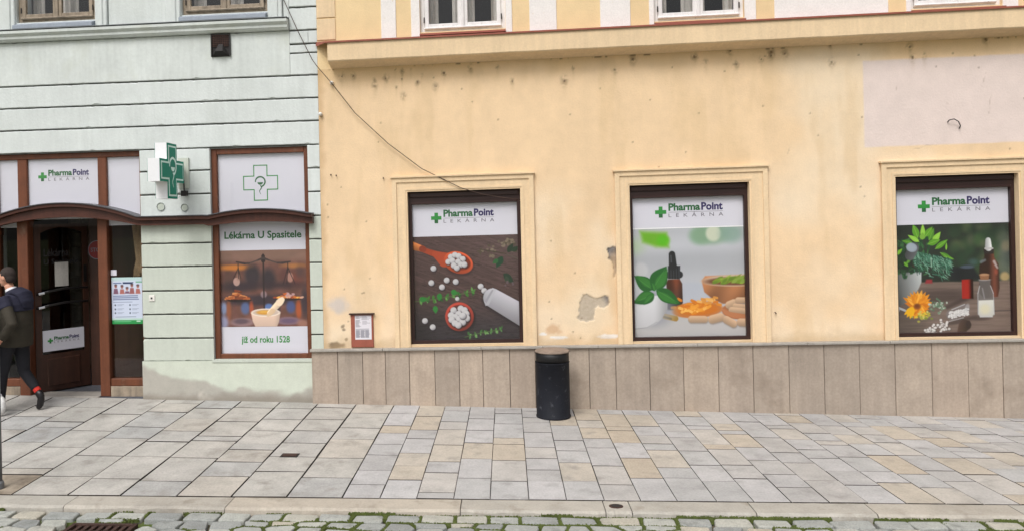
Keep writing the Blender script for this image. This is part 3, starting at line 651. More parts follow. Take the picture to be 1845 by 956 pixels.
cbox('bell_plate', (-4.70,-4.62,-.012,0,1.40,1.48), 'porcelain', MBD, .004); box('bell_button', (-4.672,-4.650,-.018,-.0122,1.43,1.452), 'dark_iron', MBD)
# curved timber canopy board running over entrance, pier and shop window
def ctop(x):
    if x <= -4.79: return 2.512+.205*max(0., 1-((x+5.83)/1.05)**2)
    if x < -3.84: return 2.512
    return 2.507+.072*max(0., 1-((x+3.17)/.66)**2)
def cbot(x):
    if x <= -4.79: return 2.41+.13*max(0., 1-((x+5.83)/1.05)**2)
    if x < -3.84: return 2.405
    return 2.385+.04*max(0., 1-((x+3.17)/.66)**2)
xs = list(np.linspace(-6.9,-4.79,40))+list(np.linspace(-4.7,-3.9,6))+list(np.linspace(-3.84,-2.47,28))
def board(name, f0, f1, y0, y1, m, parent):
    V = []; F = []
    for x in xs: a, c = f0(x), f1(x); V += [(x,y1,a),(x,y0,a),(x,y0,c),(x,y1,c)]
    for k in range(len(xs)-1):
        for q in range(4): F.append((k*4+q, k*4+(q+1) % 4, (k+1)*4+(q+1) % 4, (k+1)*4+q))
    F += [(3,2,1,0), tuple((len(xs)-1)*4+q for q in range(4))]
    return mesh(name, V, F, m, parent)
cb = board('canopy_board', lambda x: cbot(x)+.0, lambda x: ctop(x)-.055, -.075, .16, 'dark_wood', MBD)
board('crown_moulding', lambda x: ctop(x)-.0555, lambda x: ctop(x)-.012, -.125, .15, 'dark_wood', cb)
board('metal_cap', lambda x: ctop(x)-.0115, lambda x: ctop(x), -.145, .14, 'lead_cap', cb)
board('lower_bead', lambda x: cbot(x)-.018, lambda x: cbot(x)+.004, -.09, .0, 'dark_wood', cb)
# entrance: transom lights, posts, side lights
y0, y1 = .07, .17
def post(x0, x1, z0, z1, m='brown_wood', a=y0, b2=y1, name='post', parent=None): return cbox(name, (x0,x1,a,b2,z0,z1), m, parent or MBD, .008)
post(-6.87,-4.79,3.31,3.384, name='head_rail')
for a, c in ((-6.865,-6.82),(-6.542,-6.407),(-5.413,-5.289),(-4.835,-4.792)): post(a, c, 2.3, 3.309)
for k, (a, c) in enumerate(((-6.82,-6.542),(-6.407,-5.413),(-5.289,-4.835))):
    if k != 1: box('transom_panel', (a-.01,c+.01,.112,.118,2.4,3.32), 'film_white', MBD)
    box('transom_glass', (a-.01,c+.01,.092,.097,2.4,3.32), 'pane_glass', MBD)
for a, c in ((-6.555,-6.405),(-5.425,-5.290)): post(a, c, .135, 2.52, a=.05, b2=.2)
post(-6.868,-6.83,.135,2.5); post(-4.83,-4.792,.135,2.42)
for a, c in ((-6.83,-6.555),(-5.290,-4.83)):
    post(a, c, .27, .37, name='bottom_rail'); cbox('kick_plate', (a,c,.06,.18,.10,.268), 'old_wood', MBD, .008)
    box('side_light', (a-.01,c+.01,.115,.121,.36,2.5), 'door_glass', MBD)
cbox('threshold', (-6.405,-5.425,.0,.3,.06,.15), 'sill_stone', MBD, .01)
# open door leaf, hinged on the left post and swung inward
DH = Vector((-6.395, .17, 0)); ang = math.radians(52); ux = Vector((math.cos(ang), math.sin(ang), 0)); uy = Vector((-math.sin(ang), math.cos(ang), 0)); DW = .72
def leafV(V): return [tuple(DH+ux*x+uy*y+Vector((0,0,z))) for x, y, z in V]
def leaf(name, mb, m, parent): return mesh(name, leafV(mb.v), mb.f, m, parent)
q = MB(); q.box(0,.085,0,.05,.155,2.44).box(DW-.075,DW,0,.05,.155,2.44).box(.085,DW-.075,0,.05,.155,.66)
arch = [(.085+(DW-.16)*k/16, 2.32+.07*(1-((k-8)/8)**2)) for k in range(17)]; q.prism([(.085,2.44)]+arch+[(DW-.075,2.44)], 0, .05)
door = leaf('door', q, 'door_wood', MBD)
q = MB(); q.box(.08,DW-.07,.02,.026,.655,2.4); leaf('door_pane', q, 'door_glass', door)
q = MB(); q.cbox(.14,DW-.14,-.012,-.0005,.22,.6,c=.012); leaf('lower_panel', q, 'door_wood', door)
q = MB(); q.box(.09,DW-.08,-.004,.018,.70,.985); leaf('name_plate', q, 'film_white', door)
q = MB(); q.box(.36,.62,-.003,.018,1.85,2.2); 
for zz in (1.52,1.33):
    h_ = MB(); h_.tube([(.03,-.005,zz-.03),(.04,-.05,zz-.02),(.15,-.075,zz+.005),(.36,-.085,zz+.03),(.56,-.08,zz+.03),(.68,-.05,zz+.02),(.69,-.005,zz+.02)],.017,8); leaf('handle_bar', h_, 'black_bar', door)
    h_ = MB(); h_.tube([(.03,-.052,zz-.022),(.10,-.066,zz-.01)],.021,8); leaf('handle_tip', h_, 'chrome', door)
q = MB(); q.box(DW-.07,DW-.03,-.018,-.0005,1.62,1.86); leaf('lock_plate', q, 'black_bar', door)
# ---- lettering helpers
def cross_poly(cx, cz, s, a):
    return [(cx-a,cz+s),(cx+a,cz+s),(cx+a,cz+a),(cx+s,cz+a),(cx+s,cz-a),(cx+a,cz-a),(cx+a,cz-s),(cx-a,cz-s),(cx-a,cz-a),(cx-s,cz-a),(cx-s,cz+a),(cx-a,cz+a)]
def flat(name, poly, y, m, parent, sh=False): return mesh(name, [(x,y,z) for x, z in poly], [tuple(range(len(poly)))], m, parent, sh=sh)
def logo(x0, x1, zc, y, parent, sh=True):
    """green cross, two-tone name, rule and spaced second line; x0..x1 overall, zc mid-height"""
    u = (x1-x0)/313.
    flat('logo_cross', cross_poly(x0+26*u, zc-2*u, 26*u, 9*u), y, 'ink_green', parent, sh)
    flat('logo_cross_shade', [(x0+26*u-9*u,zc-2*u-9*u),(x0+26*u+9*u,zc-2*u-9*u),(x0+26*u+9*u,zc-28*u),(x0+26*u-9*u,zc-28*u)], y-.0012, 'ink_dark_green', parent, sh)
    text_mesh('lettering', 'Pharma', x0+62*u, x0+208*u, zc+2*u, zc+38*u, y, 'ink_dark_green', parent, sh, .038)
    text_mesh('lettering', 'Point', x0+213*u, x0+311*u, zc+2*u, zc+39*u, y, 'ink_navy', parent, sh, .038)
    flat('rule', [(x0+62*u,zc-3.5*u),(x0+311*u,zc-3.5*u),(x0+311*u,zc-5.*u),(x0+62*u,zc-5.*u)], y, 'ink_grey', parent, sh)
    text_mesh('lettering', 'LEKÁRNA', x0+62*u, x0+313*u, zc-27*u, zc-5.5*u, y, 'ink_grey', parent, sh, .006, 2.2)
def emblem(parent, T, m, k=1.):
    """bowl and serpent: T maps unit (x,z) to a 3D point"""
    def put(name, V, F): mesh(name, [T(*v) for v in V], F, m, parent)
    c = [(.0+.34*math.cos(a), .10+.34*math.sin(a)) for a in np.linspace(math.radians(185), math.radians(-75), 30)]; put('serpent', *ribbon(c, [.07+.03*min(1,i/6) for i in range(30)]))
    bowl = [(-.2,.06),(.2,.06)]+[(.2*math.cos(a), .06+.2*math.sin(a)*.9) for a in np.linspace(0, -math.pi, 12)][1:-1]; put('bowl', bowl, [tuple(range(len(bowl)))])
    wv = [(.09*math.sin(t*7)*(1-t*.5), -.16-.62*t) for t in np.linspace(0,1,26)]; put('serpent_tail', *ribbon(wv, [.085*(1-.7*i/25) for i in range(26)]))
# transom logo, door plate logo
tp = root('transom_sign', 'white pharmacy name panel over the entrance door', 'sign', (-5.9,.1,2.72)); box('panel', (-6.415,-5.405,.112,.118,2.5,3.315), 'film_white', tp)
logo(-6.27,-5.55,3.08,.1105,tp,False)
def leaf_logo():
    global leaf_items
    before = set(o.name for o in bpy.data.objects); hold = bpy.data.objects.new('hold', None); COL.objects.link(hold); OW['hold'] = Vector((0,0,0))
    logo(.15,.575,.845,-.0052,hold,False)
    for o in [o for o in bpy.data.objects if o.name not in before and o != hold]:
        M_ = Matrix.Translation(OW[o.name])
        o.data.transform(Matrix.Translation(DH) @ Matrix(((ux.x,uy.x,0,0),(ux.y,uy.y,0,0),(0,0,1,0),(0,0,0,1))) @ M_)
        o.data.transform(Matrix.Translation(-OW[door.name])); o.parent = door; o.location = (0,0,0); OW[o.name] = OW[door.name]
    bpy.data.objects.remove(hold)
leaf_logo()
def on_leaf(body, x0, x1, z0, z1, y, m, name):
    o = text_mesh(name, body, x0, x1, z0, z1, y, m, None, False, .012)
    M_ = Matrix.Translation(OW[o.name]); o.data.transform(Matrix.Translation(-OW[door.name]) @ Matrix.Translation(DH) @ Matrix(((ux.x,uy.x,0,0),(ux.y,uy.y,0,0),(0,0,1,0),(0,0,0,1))) @ M_); o.parent = door; o.location = (0,0,0); OW[o.name] = OW[door.name]
on_leaf('Lékárna', .13,.46,1.995,2.10,.017,'ink_dark','lettering'); on_leaf('U Spasitele', .13,.59,1.865,1.96,.017,'ink_dark','lettering')
# shop window of the mint building
x0, x1, z0, z1 = SW; a, c = .05, .16
q = MB(); q.cbox(x0,x0+.075,a,c,z0,z1-.0).cbox(x1-.065,x1,a,c,z0,z1).cbox(x0+.075,x1-.065,a,c,z0,z0+.065).cbox(x0+.075,x1-.065,a,c,z1-.075,z1)
sw = q.build('shop_window', 'brown_wood', MBD)
box('pane', (x0+.07,x1-.06,.085,.091,z0+.06,2.5), 'pane_glass', sw); box('pane', (x0+.07,x1-.06,.085,.091,2.5,z1-.07), 'pane_glass', sw)
# ------------------------------------------------------------------ printed pictures (flat prints, colours laid per vertex)
class Paint:
    def __init__(s, x0, x1, y0, y1, step):
        s.xs = np.arange(x0, x1+step*.5, step); s.ys = np.arange(y0, y1+step*.5, step); s.X, s.Y = np.meshgrid(s.xs, s.ys)
        s.C = np.zeros(s.X.shape+(3,)); s.soft = step*.7
    def put(s, m, col, a=1.):
        m = np.clip(m, 0, 1)*a; s.C = s.C*(1-m[..., None])+np.asarray(col, float)*m[..., None]; return s
    def win(s, x0, x1, y0, y1):
        return (slice(max(0, np.searchsorted(s.ys, y0)-1), np.searchsorted(s.ys, y1)+1), slice(max(0, np.searchsorted(s.xs, x0)-1), np.searchsorted(s.xs, x1)+1))
    def loc(s, w, m, col, a=1.):
        m = np.clip(m, 0, 1)*a; s.C[w] = s.C[w]*(1-m[..., None])+np.asarray(col, float)*m[..., None]
    def ell(s, cx, cy, rx, ry, col, rot=0., soft=None, a=1.):
        so_ = soft or s.soft; R = max(rx, ry)+so_*2; w = s.win(cx-R, cx+R, cy-R, cy+R); X = s.X[w]-cx; Y = s.Y[w]-cy
        c, q = math.cos(rot), math.sin(rot); u = (X*c+Y*q)/rx; v = (-X*q+Y*c)/ry
        d = (np.hypot(u, v)-1)*min(rx, ry); s.loc(w, sst(so_, -so_, d), col if not callable(col) else col(u, v), a)
    def pol(s, pts, col, soft=None, a=1.):
        so_ = soft or s.soft; xx = [p[0] for p in pts]; yy = [p[1] for p in pts]; w = s.win(min(xx)-so_*2, max(xx)+so_*2, min(yy)-so_*2, max(yy)+so_*2)
        if s.X[w].size == 0: return
        d = sdpoly(s.X[w], s.Y[w], pts); c = col
        if callable(col): c = col((s.X[w]-min(xx))/(max(xx)-min(xx)+1e-9), (s.Y[w]-min(yy))/(max(yy)-min(yy)+1e-9))
        s.loc(w, sst(so_, -so_, d), c, a)
    def cap(s, x0, y0, x1, y1, r0, r1, col, soft=None, a=1.):
        so_ = soft or s.soft; R = max(r0, r1)+so_*2; w = s.win(min(x0,x1)-R, max(x0,x1)+R, min(y0,y1)-R, max(y0,y1)+R); X = s.X[w]; Y = s.Y[w]
        if X.size == 0: return
        ex, ey = x1-x0, y1-y0; t = np.clip(((X-x0)*ex+(Y-y0)*ey)/(ex*ex+ey*ey+1e-9), 0, 1); d = np.hypot(X-x0-ex*t, Y-y0-ey*t)-(r0+(r1-r0)*t)
        c = col
        if callable(col): q = ((X-x0)*(-ey)+(Y-y0)*ex)/math.hypot(ex, ey)/((r0+r1)/2); c = col(t, q)
        s.loc(w, sst(so_, -so_, d), c, a)
    def noise(s, sx, sy, seed, o=4): return fbm(s.X/sx, s.Y/sy, 1., o, seed)
def A(*c): return np.array(c, float)
def sh2(c0, c1):      # shading across (u) from c0 to c1
    return lambda u, v: A(*c0)*(1-np.clip(u, 0, 1))[..., None]+A(*c1)*np.clip(u, 0, 1)[..., None]
def sv2(c0, c1): return lambda u, v: A(*c0)*(1-np.clip(v, 0, 1))[..., None]+A(*c1)*np.clip(v, 0, 1)[..., None]
def ball(c0, c1): return lambda u, v: A(*c0)+(A(*c1)-A(*c0))*np.clip(.55*v+.35*u+.4*(u*u+v*v)**2, 0, 1)[..., None]
def leafpoly(x, y, l, wd, an, n=7):
    ca, sa = math.cos(an), math.sin(an); up = []; dn = []
    for k in range(n+1):
        t = k/n; h = wd*math.sin(math.pi*t**.8)*(1-.15*t); up.append((x+ca*l*t-sa*h, y+sa*l*t+ca*h)); dn.append((x+ca*l*t+sa*h, y+sa*l*t-ca*h))
    return up+dn[::-1][1:-1]
PRINTK = 1.02
def print_mesh(name, P, x0, x1, z0, z1, y, parent, sh=False, k=1.):
    h, w_ = P.X.shape; U = (P.X-P.xs[0])/(P.xs[-1]-P.xs[0]); Vv = (P.Y-P.ys[0])/(P.ys[-1]-P.ys[0])
    V = np.stack([x0+U*(x1-x0), np.full_like(U, y), z1-Vv*(z1-z0)], -1).reshape(-1, 3)
    i, j = np.meshgrid(np.arange(w_-1), np.arange(h-1)); a = (j*w_+i).ravel(); F = np.stack([a, a+w_, a+w_+1, a+1], -1)
    return mesh(name, V, F, 'print', parent, sh=sh, col=np.clip(lin(np.clip(P.C, 0, 255))*PRINTK*k, 0, .92))
pr = random.Random(4)
def sprig(P, x0, y0, x1, y1, n, cols, big, bend=0., seed=0):
    q = random.Random(seed); prev = (x0, y0)
    for k in range(1, n+1):
        t = k/n; x = x0+(x1-x0)*t; y = y0+(y1-y0)*t+bend*math.sin(math.pi*t); P.cap(prev[0], prev[1], x, y, 3, 3, (86,118,62)); prev = (x, y)
        base = math.atan2(y1-y0, x1-x0)
        for sgn in (-1, 1):
            for m in range(3):
                an = base+sgn*q.uniform(.6, 1.9); l = big*q.uniform(.5, 1.15); P.pol(leafpoly(x+q.uniform(-6,6), y+q.uniform(-6,6), l, l*q.uniform(.22,.36), an), q.choice(cols))
def poster1():
    P = Paint(55, 962, 32, 905, 4.2); n = P.noise(220, 14, 3, 5); n2 = P.noise(60, 5, 4, 4); X, Y = P.X, P.Y
    rot = fbm((X*.93+Y*.37)/190, (-X*.37+Y*.93)/12, 1., 4, 6)
    g = sst(500, 850, Y); up = A(92,70,68)*(.78+.45*rot)[..., None]; lo_ = A(66,58,63)*(.82+.34*n)[..., None]
    P.C = up*(1-g[..., None])+lo_*g[..., None]
    P.C = P.C*(1-.16*(n2 > .62))[..., None]; P.C *= (1-.25*sst(500,0,X)*sst(300,900,Y))[..., None]; P.C += 14*(sst(300,900,X)*sst(500,50,Y))[..., None]
    red = (184,82,52)
    P.ell(452,262,130,98,(52,36,38),.35,14,.6); P.cap(150,142,250,178,20,26,(178,72,42)); P.cap(250,178,330,225,26,62,(190,78,46)); P.ell(448,252,128,88,lambda u,v: A(202,86,50)*(1.05-.22*v)[...,None],.32)
    P.ell(452,246,104,66,lambda u,v: A(158,60,38)*(1.-.2*u)[...,None],.30); P.cap(30,96,138,132,36,26,lambda t,q: A(214,128,70)*(1-.25*q)[...,None]); P.cap(140,132,150,136,27,26,(150,62,40))
    def pill(x, y, r=25, sh=True):
        if sh: P.ell(x+5,y+7,r+3,r+2,(34,26,30),0,6,.6)
        P.ell(x,y,r,r*.97,ball((222,220,222),(150,148,156)))
    for x, y in ((385,205),(420,190),(452,200),(486,225),(362,245),(398,236),(446,246),(408,275),(470,270),(500,270),(434,296)): pill(x, y, 25)
    for x, y in ((233,296),(212,415),(303,452),(345,396),(422,410),(634,453),(664,489),(150,728),(216,781)): pill(x, y)
    greens = [(58,118,52),(82,150,62),(44,92,44),(112,168,86),(70,132,48)]
    sprig(P, 62,566,560,492,9,greens,34,10,1)
    for x, y, a in ((130,556,0.2),(305,512,1.7),(262,615,1.5),(400,500,.3)): P.pol(leafpoly(x-22,y-12,66,24,a),(48,136,56))
    pill(432,550,18,False)
    P.ell(458,712,128,124,(30,24,28),0,14,.6); P.ell(447,698,122,119,lambda u,v: A(164,64,52)*(1.08-.25*v-.1*u)[...,None]); P.ell(447,698,101,99,(118,44,38)); P.ell(447,702,96,94,(92,50,48))
    for x, y in ((398,645),(460,632),(492,645),(376,686),(506,676),(440,676),(410,700),(380,722),(510,712),(446,716),(474,745),(408,752),(436,768),(475,690)): pill(x, y, 28)
    sprig(P, 490,868,800,812,7,[(96,150,84),(126,176,104),(70,118,62)],30,-8,2)
    P.cap(770,560,985,718,0,0,(0,0,0)); P.cap(720,560,1010,730,82,92,(30,26,32),14,.5)
    P.cap(732,548,1010,712,78,88,lambda t,q: A(196,194,202)*(1.0-.17*np.clip(q,-1,1)-.06*t)[...,None]); P.pol([(660,575),(735,465),(768,480),(700,606),(672,612)],lambda u,v: A(206,205,212)*(1.04-.12*v)[...,None]); P.pol([(664,572),(730,480),(742,486),(680,590)],(172,170,178))
    fl = [(112,98,82),(128,114,96),(92,82,66),(140,126,108)]
    for cx, cy, n_, sp in ((640,155,10,26),(725,150,8,30),(735,205,9,20),(850,105,16,32),(905,100,14,34),(930,160,8,26)):
        for k in range(n_): P.ell(cx+pr.gauss(0,sp*.6), cy+pr.gauss(0,sp*.5), pr.uniform(7,13), pr.uniform(7,12), pr.choice(fl), 0, 3)
    P.cap(640,150,860,190,3,4,(70,62,48)); P.cap(860,195,962,235,5,6,(98,88,78))
    for x, y, l, wd, an, c in ((825,210,110,30,2.1,(34,74,50)),(790,235,60,20,2.6,(52,110,60)),(870,180,90,24,-1.0,(40,60,44)),(900,170,80,22,-.5,(44,66,48)),(830,350,120,30,.75,(38,62,46)),(850,370,70,20,1.3,(58,74,58))): P.pol(leafpoly(x,y,l,wd,an),c)
    for k in range(6): P.ell(870+pr.gauss(0,16),430+pr.gauss(0,10),9,8,(110,92,96))
    return P
def poster2():
    P = Paint(40, 970, 55, 910, 4.2); X, Y = P.X, P.Y
    bgc = A(188,190,196)*(1+.05*sst(60,200,Y)-.10*sst(180,300,Y)+.06*sst(330,480,Y))[..., None]; P.C = bgc
    P.put(sst(470,500,Y), (186,190,200)); P.put(sst(600,800,Y)*.8, (192,188,186))
    P.ell(60,190,80,60,(176,200,160),0,50,.7); P.pol([(110,75),(330,90),(345,205),(240,200),(130,160)],(112,178,40),26); P.ell(300,150,50,40,(92,186,20),0,22)
    P.ell(610,120,90,70,(140,172,146),0,30); P.ell(700,110,150,80,(134,166,136),0,30,.8); P.ell(715,105,62,62,(206,212,190),0,16); P.ell(860,110,90,70,(138,168,154),0,40,.8); P.ell(110,380,60,60,(202,202,204),0,20,.8)
    # bottle
    P.pol([(318,480),(335,455),(430,455),(450,490),(452,640),(420,700),(325,690)],lambda u,v: (A(112,56,34)*(1-v)[...,None]+A(44,34,34)*v[...,None])*(.72+.5*np.exp(-((u-.62)/.22)**2))[...,None],5)
    P.pol([(322,600),(440,650),(420,702),(324,692)],(36,32,34),14); P.cap(345,420,430,420,28,28,(38,38,42),4); P.pol([(335,350),(437,350),(432,455),(332,450)],lambda u,v: A(42,43,48)*(1+.35*np.sin(u*30))[...,None],4)
    P.cap(371,262,376,352,27,33,(34,34,38),4); P.cap(362,270,364,320,5,5,(96,96,102),4,.7)
    # wooden bowl
    P.pol([(610,470),(640,435),(980,430),(980,650),(780,655),(690,610),(630,560)],lambda u,v: A(186,124,82)*(1.05-.3*v+.1*np.sin(u*9+v*3))[...,None],7); P.ell(900,475,290,46,(212,184,158),0,6); P.ell(900,478,262,34,(120,76,56),0,8)
    for k in range(28): P.pol(leafpoly(pr.uniform(690,960),pr.uniform(470,505),pr.uniform(50,110),pr.uniform(9,18),pr.uniform(-.7,-.1)),pr.choice([(124,152,44),(150,178,64),(104,134,40),(140,166,70)]),5)
    # capsules dish
    P.ell(570,700,210,62,(196,122,62),-.05,6); P.ell(560,690,180,50,(206,116,34),0,6)
    for k in range(70):
        x = 560+pr.gauss(0,80); y = 680+pr.gauss(0,22)-abs(x-560)*.03; an = pr.uniform(-.6,.6); c = pr.choice([(226,138,36),(240,164,56),(214,118,26),(248,190,96)]); P.cap(x-13*math.cos(an),y-13*math.sin(an),x+13*math.cos(an),y+13*math.sin(an),11,11,c,3,.9)
    for k in range(12): x = 660+pr.gauss(0,30); y = 630+pr.gauss(0,14); P.cap(x-12,y,x+12,y+5,10,10,pr.choice([(220,150,70),(236,180,100)]),3)
    tan = (196,164,134)
    def caps(x0,y0,x1,y1,r): P.cap(x0+4,y0+8,x1+4,y1+8,r,r,(120,104,92),10,.6); P.cap(x0,y0,x1,y1,r,r,lambda t,q: A(*tan)*(1.0-.16*np.clip(q,-1,1))[...,None],4)
    caps(518,772,628,774,27); caps(690,775,760,760,33); P.ell(890,715,120,62,(176,110,70),0.1,5); caps(830,665,870,650,30); caps(905,630,960,632,24); caps(880,676,960,684,22); caps(850,705,950,716,24)
    P.pol([(770,690),(840,720),(970,742),(970,775),(860,765),(790,735)],(190,124,84),5); caps(806,780,862,812,30); caps(920,802,975,806,30)
    P.cap(300,745,390,765,22,22,lambda t,q: A(206,160,70)*(1-.2*t)[...,None],4); P.cap(296,750,350,765,8,8,(110,92,50),4)
    # white pot, basil leaves
    P.ell(200,680,190,150,(150,152,162),0,50,.7); P.pol([(40,610),(90,590),(330,575),(322,690),(270,770),(230,800),(150,835),(40,842)],lambda u,v: A(226,226,230)*(1.0-.12*v-.22*sst(.55,1,u))[...,None],4); P.cap(40,842,150,832,2,2,(140,140,146)); P.cap(150,832,235,788,2,2,(150,150,156)); P.ell(80,560,60,90,(200,202,204),0,20,.6)
    g0, g1 = (34,96,40), (92,170,64)
    def lf(x,y,l,wd,an):
        wd *= 1.3; P.pol(leafpoly(x,y,l,wd,an,10),g0,4); P.pol(leafpoly(x+l*.06*math.cos(an)-wd*.25*math.sin(an),y+l*.06*math.sin(an)+wd*.25*math.cos(an),l*.86,wd*.52,an,10),(60,130,52),6,.8); P.cap(x,y,x+l*.92*math.cos(an),y+l*.92*math.sin(an),1.6,1,(104,172,84),3,.6)
    lf(205,535,190,46,-2.5); lf(215,565,190,42,2.75); lf(205,530,215,60,-.98); lf(232,535,230,44,.52); lf(215,570,120,24,2.4); lf(222,545,70,18,-1.9)
    return P
def poster3():
    P = Paint(42, 995, 42, 925, 4.2); X, Y = P.X, P.Y
    P.C = A(40,46,40)*(.8+.5*P.noise(160,160,31))[..., None]
    for k in range(60):
        x, y = pr.uniform(480,980), pr.uniform(50,420); P.ell(x,y,pr.uniform(25,60),pr.uniform(25,55),pr.choice([(54,84,52),(72,96,58),(36,58,40),(92,104,70),(110,110,84)] if x > 700 or y < 250 else [(40,66,44),(48,78,50),(34,50,38)]),0,26,.45)
    P.ell(950,320,60,180,(116,124,120),0,50,.55); P.ell(945,470,40,36,(206,176,120),0,16,.8); P.ell(960,230,40,40,(160,140,110),0,25,.5)
    tb = sst(495,515,Y); P.put(tb, (132,112,100)); P.put(tb, (150,132,118), .0); wn = P.noise(240,12,33); P.C = P.C*(1-tb[..., None])+(A(124,106,97)*(.84+.34*wn)[..., None])*tb[..., None]
    P.put(sst(480,60,X)*sst(560,760,Y), (70,62,58), .55); P.put(sst(735,740,Y)*sst(748,742,Y)*sst(780,840,X), (64,56,54), .8)
    P.ell(430,620,260,60,(60,48,46),0,40,.6); P.pol([(440,700),(600,630),(640,650),(470,720)],(56,44,44),14,.6)
    P.pol([(300,480),(350,480),(350,512),(290,512)],(150,50,56),8)
    # back jar, amber bottle, red vial
    P.pol([(508,385),(690,390),(740,480),(590,500),(500,490)],(30,32,36),18); P.ell(640,388,56,14,(76,86,100),0,6); P.ell(690,350,40,26,(70,96,92),0,20,.8)
    P.pol([(592,488),(685,484),(685,640),(592,640)],lambda u,v: A(168,34,26)*(1-.78*sst(.5,.95,u))[...,None],5)
    P.pol([(785,250),(858,250),(862,320),(895,370),(900,560),(885,628),(770,640),(735,600),(738,380),(780,320)],lambda u,v: A(92,52,40)*(.5+.75*np.exp(-((u-.75)/.18)**2)+.1*v)[...,None],6)
    P.cap(860,350,885,400,11,8,(196,190,190),8,.8); P.cap(755,352,785,338,12,10,(120,130,136),8,.8); P.pol([(775,250),(860,250),(858,290),(780,290)],(44,36,36),4); P.cap(815,182,817,240,22,28,lambda t,q: A(206,206,206)*(1-.2*q)[...,None],4); P.cap(790,246,850,246,7,7,(190,186,184),3); P.ell(875,430,14,24,(170,84,64),0,8,.7)
    # corked bottle with granules
    P.ell(730,795,80,20,(60,48,46),0,14,.6); P.pol([(732,490),(828,490),(826,530),(850,590),(854,770),(835,790),(735,790),(716,765),(716,600),(738,530)],(120,118,118),4,.75)
    P.pol([(726,655),(850,652),(852,765),(834,785),(736,785),(722,765)],lambda u,v: A(224,222,214)*(1-.1*v)[...,None],5); P.ell(778,725,40,38,(226,218,182),0,20,.7); P.cap(738,540,722,600,3,3,(206,206,208),3,.8); P.cap(826,540,848,600,3,3,(206,206,208),3,.8); P.cap(848,600,852,770,3,3,(196,196,200),3,.7); P.cap(722,600,720,765,3,3,(190,190,194),3,.7); P.cap(736,786,836,786,4,4,(210,210,212),3,.8); P.ell(780,492,50,8,(180,180,182),0,3,.7)
    P.pol([(738,452),(818,452),(812,492),(746,492)],(150,104,74),3); P.ell(778,452,40,10,(186,142,108),0,3); P.cap(760,560,775,640,5,5,(180,180,184),5,.5)
    # mortar with herbs
    P.pol([(110,420),(262,420),(260,500),(232,560),(180,620),(150,660),(60,690),(42,690),(42,440)],lambda u,v: (A(96,98,98)*(1-u)[...,None]+A(206,210,210)*u[...,None])*(1-.25*v)[...,None],6)
    dk = [(34,74,44),(46,92,52),(28,58,40),(60,106,62)]
    for k in range(150): x, y = pr.uniform(45,330), pr.uniform(150,440); P.pol(leafpoly(x,y,pr.uniform(30,60),pr.uniform(6,13),pr.uniform(0,6.28)),pr.choice(dk))
    P.ell(130,330,90,90,(26,36,30),0,40,.65)
    br = [(122,188,48),(150,208,72),(96,160,40),(80,140,40)]
    for x, y, l, wd, an in ((240,150,120,30,-1.9),(280,160,125,22,-1.55),(330,170,110,24,-1.15),(300,140,100,26,-.9),(360,190,110,26,-.9),(250,180,110,20,-2.6),(320,200,110,26,-.3),(200,190,100,18,-2.9),(380,240,130,22,-.6),(420,270,120,18,.5),(450,300,90,14,.3),(140,350,60,14,-.8),(120,340,50,16,.8),(60,280,70,16,-.8),(470,250,60,9,-1.5)): P.pol(leafpoly(x,y,l,wd,an),pr.choice(br)); P.cap(x,y,x+l*.85*math.cos(an),y+l*.85*math.sin(an),2,1,(186,222,120),3,.6)
    P.pol(leafpoly(275,165,60,26,-1.5),(124,176,60))
    for k in range(420):
        x = pr.uniform(200,505); y = 250+abs(pr.gauss(0,1))*70+(x-200)*.22
        if y > 520 or (x < 250 and y > 450): continue
        an = pr.uniform(.2,1.5); l = pr.uniform(18,44); c = pr.choice([(48,96,74),(74,128,104),(104,154,130),(32,68,54),(132,172,150),(58,104,80)]); P.cap(x,y,x+l*math.cos(an),y+l*math.sin(an),3.4,2,c)
    P.cap(345,310,346,380,3,3,(180,206,186)); 
    P.cap(170,285,205,225,42,42,lambda t,q: A(84,84,88)*(1+.2*q)[...,None],4); P.ell(186,224,46,37,(150,160,172),.25,4); P.ell(184,222,38,30,(164,174,186),.25,6)
    # calendula
    for r_, n_, l in ((0,19,128),(1,15,104)):
        for k in range(n_):
            an = -2.6+k*(2.6+.9+1.5)/n_+r_*.12 if r_ == 0 else -2.9+k*6.1/n_
            ll = l*(1.05 if math.sin(an) < 0 else .8)*pr.uniform(.9,1.06); P.pol(leafpoly(225,692,ll,23,an,8),pr.choice([(226,140,30),(240,160,40),(212,122,24),(248,178,62),(232,150,34)])); P.cap(225,692,225+ll*.85*math.cos(an),692+ll*.85*math.sin(an),1.6,1,(196,104,22),3,.7)
    for an in (1.9,2.2,2.5): P.pol(leafpoly(190,700,100,22,an,8),(240,182,28))
    P.ell(222,694,30,24,(150,84,30),0,8); P.ell(220,690,18,14,(120,62,28),0,6)
    for k in range(40): x, y = 260+pr.gauss(0,34), 770+pr.gauss(0,20); P.ell(x,y,pr.uniform(7,13),pr.uniform(6,11),pr.choice([(170,168,70),(206,196,110),(126,140,56),(224,190,60)]))
    for k in range(46): x, y = 385+pr.gauss(0,30), 700+pr.gauss(0,26); P.ell(x,y,pr.uniform(6,11),pr.uniform(6,10),pr.choice([(150,170,150),(190,200,188),(92,120,96),(120,146,120)]))
    P.cap(60,700,120,725,9,9,(176,180,184)); P.ell(66,716,10,18,(150,150,158))
    # tipped vial and globules
    P.ell(560,815,120,20,(58,46,44),-.2,14,.6); P.cap(500,765,610,722,42,42,(128,122,122),4,.65)
    for k in range(90): x = pr.uniform(480,640); y = 770-(x-480)*.17+pr.uniform(-24,26); P.ell(x,y,9,9,ball((226,224,222),(176,172,172)),0,2)
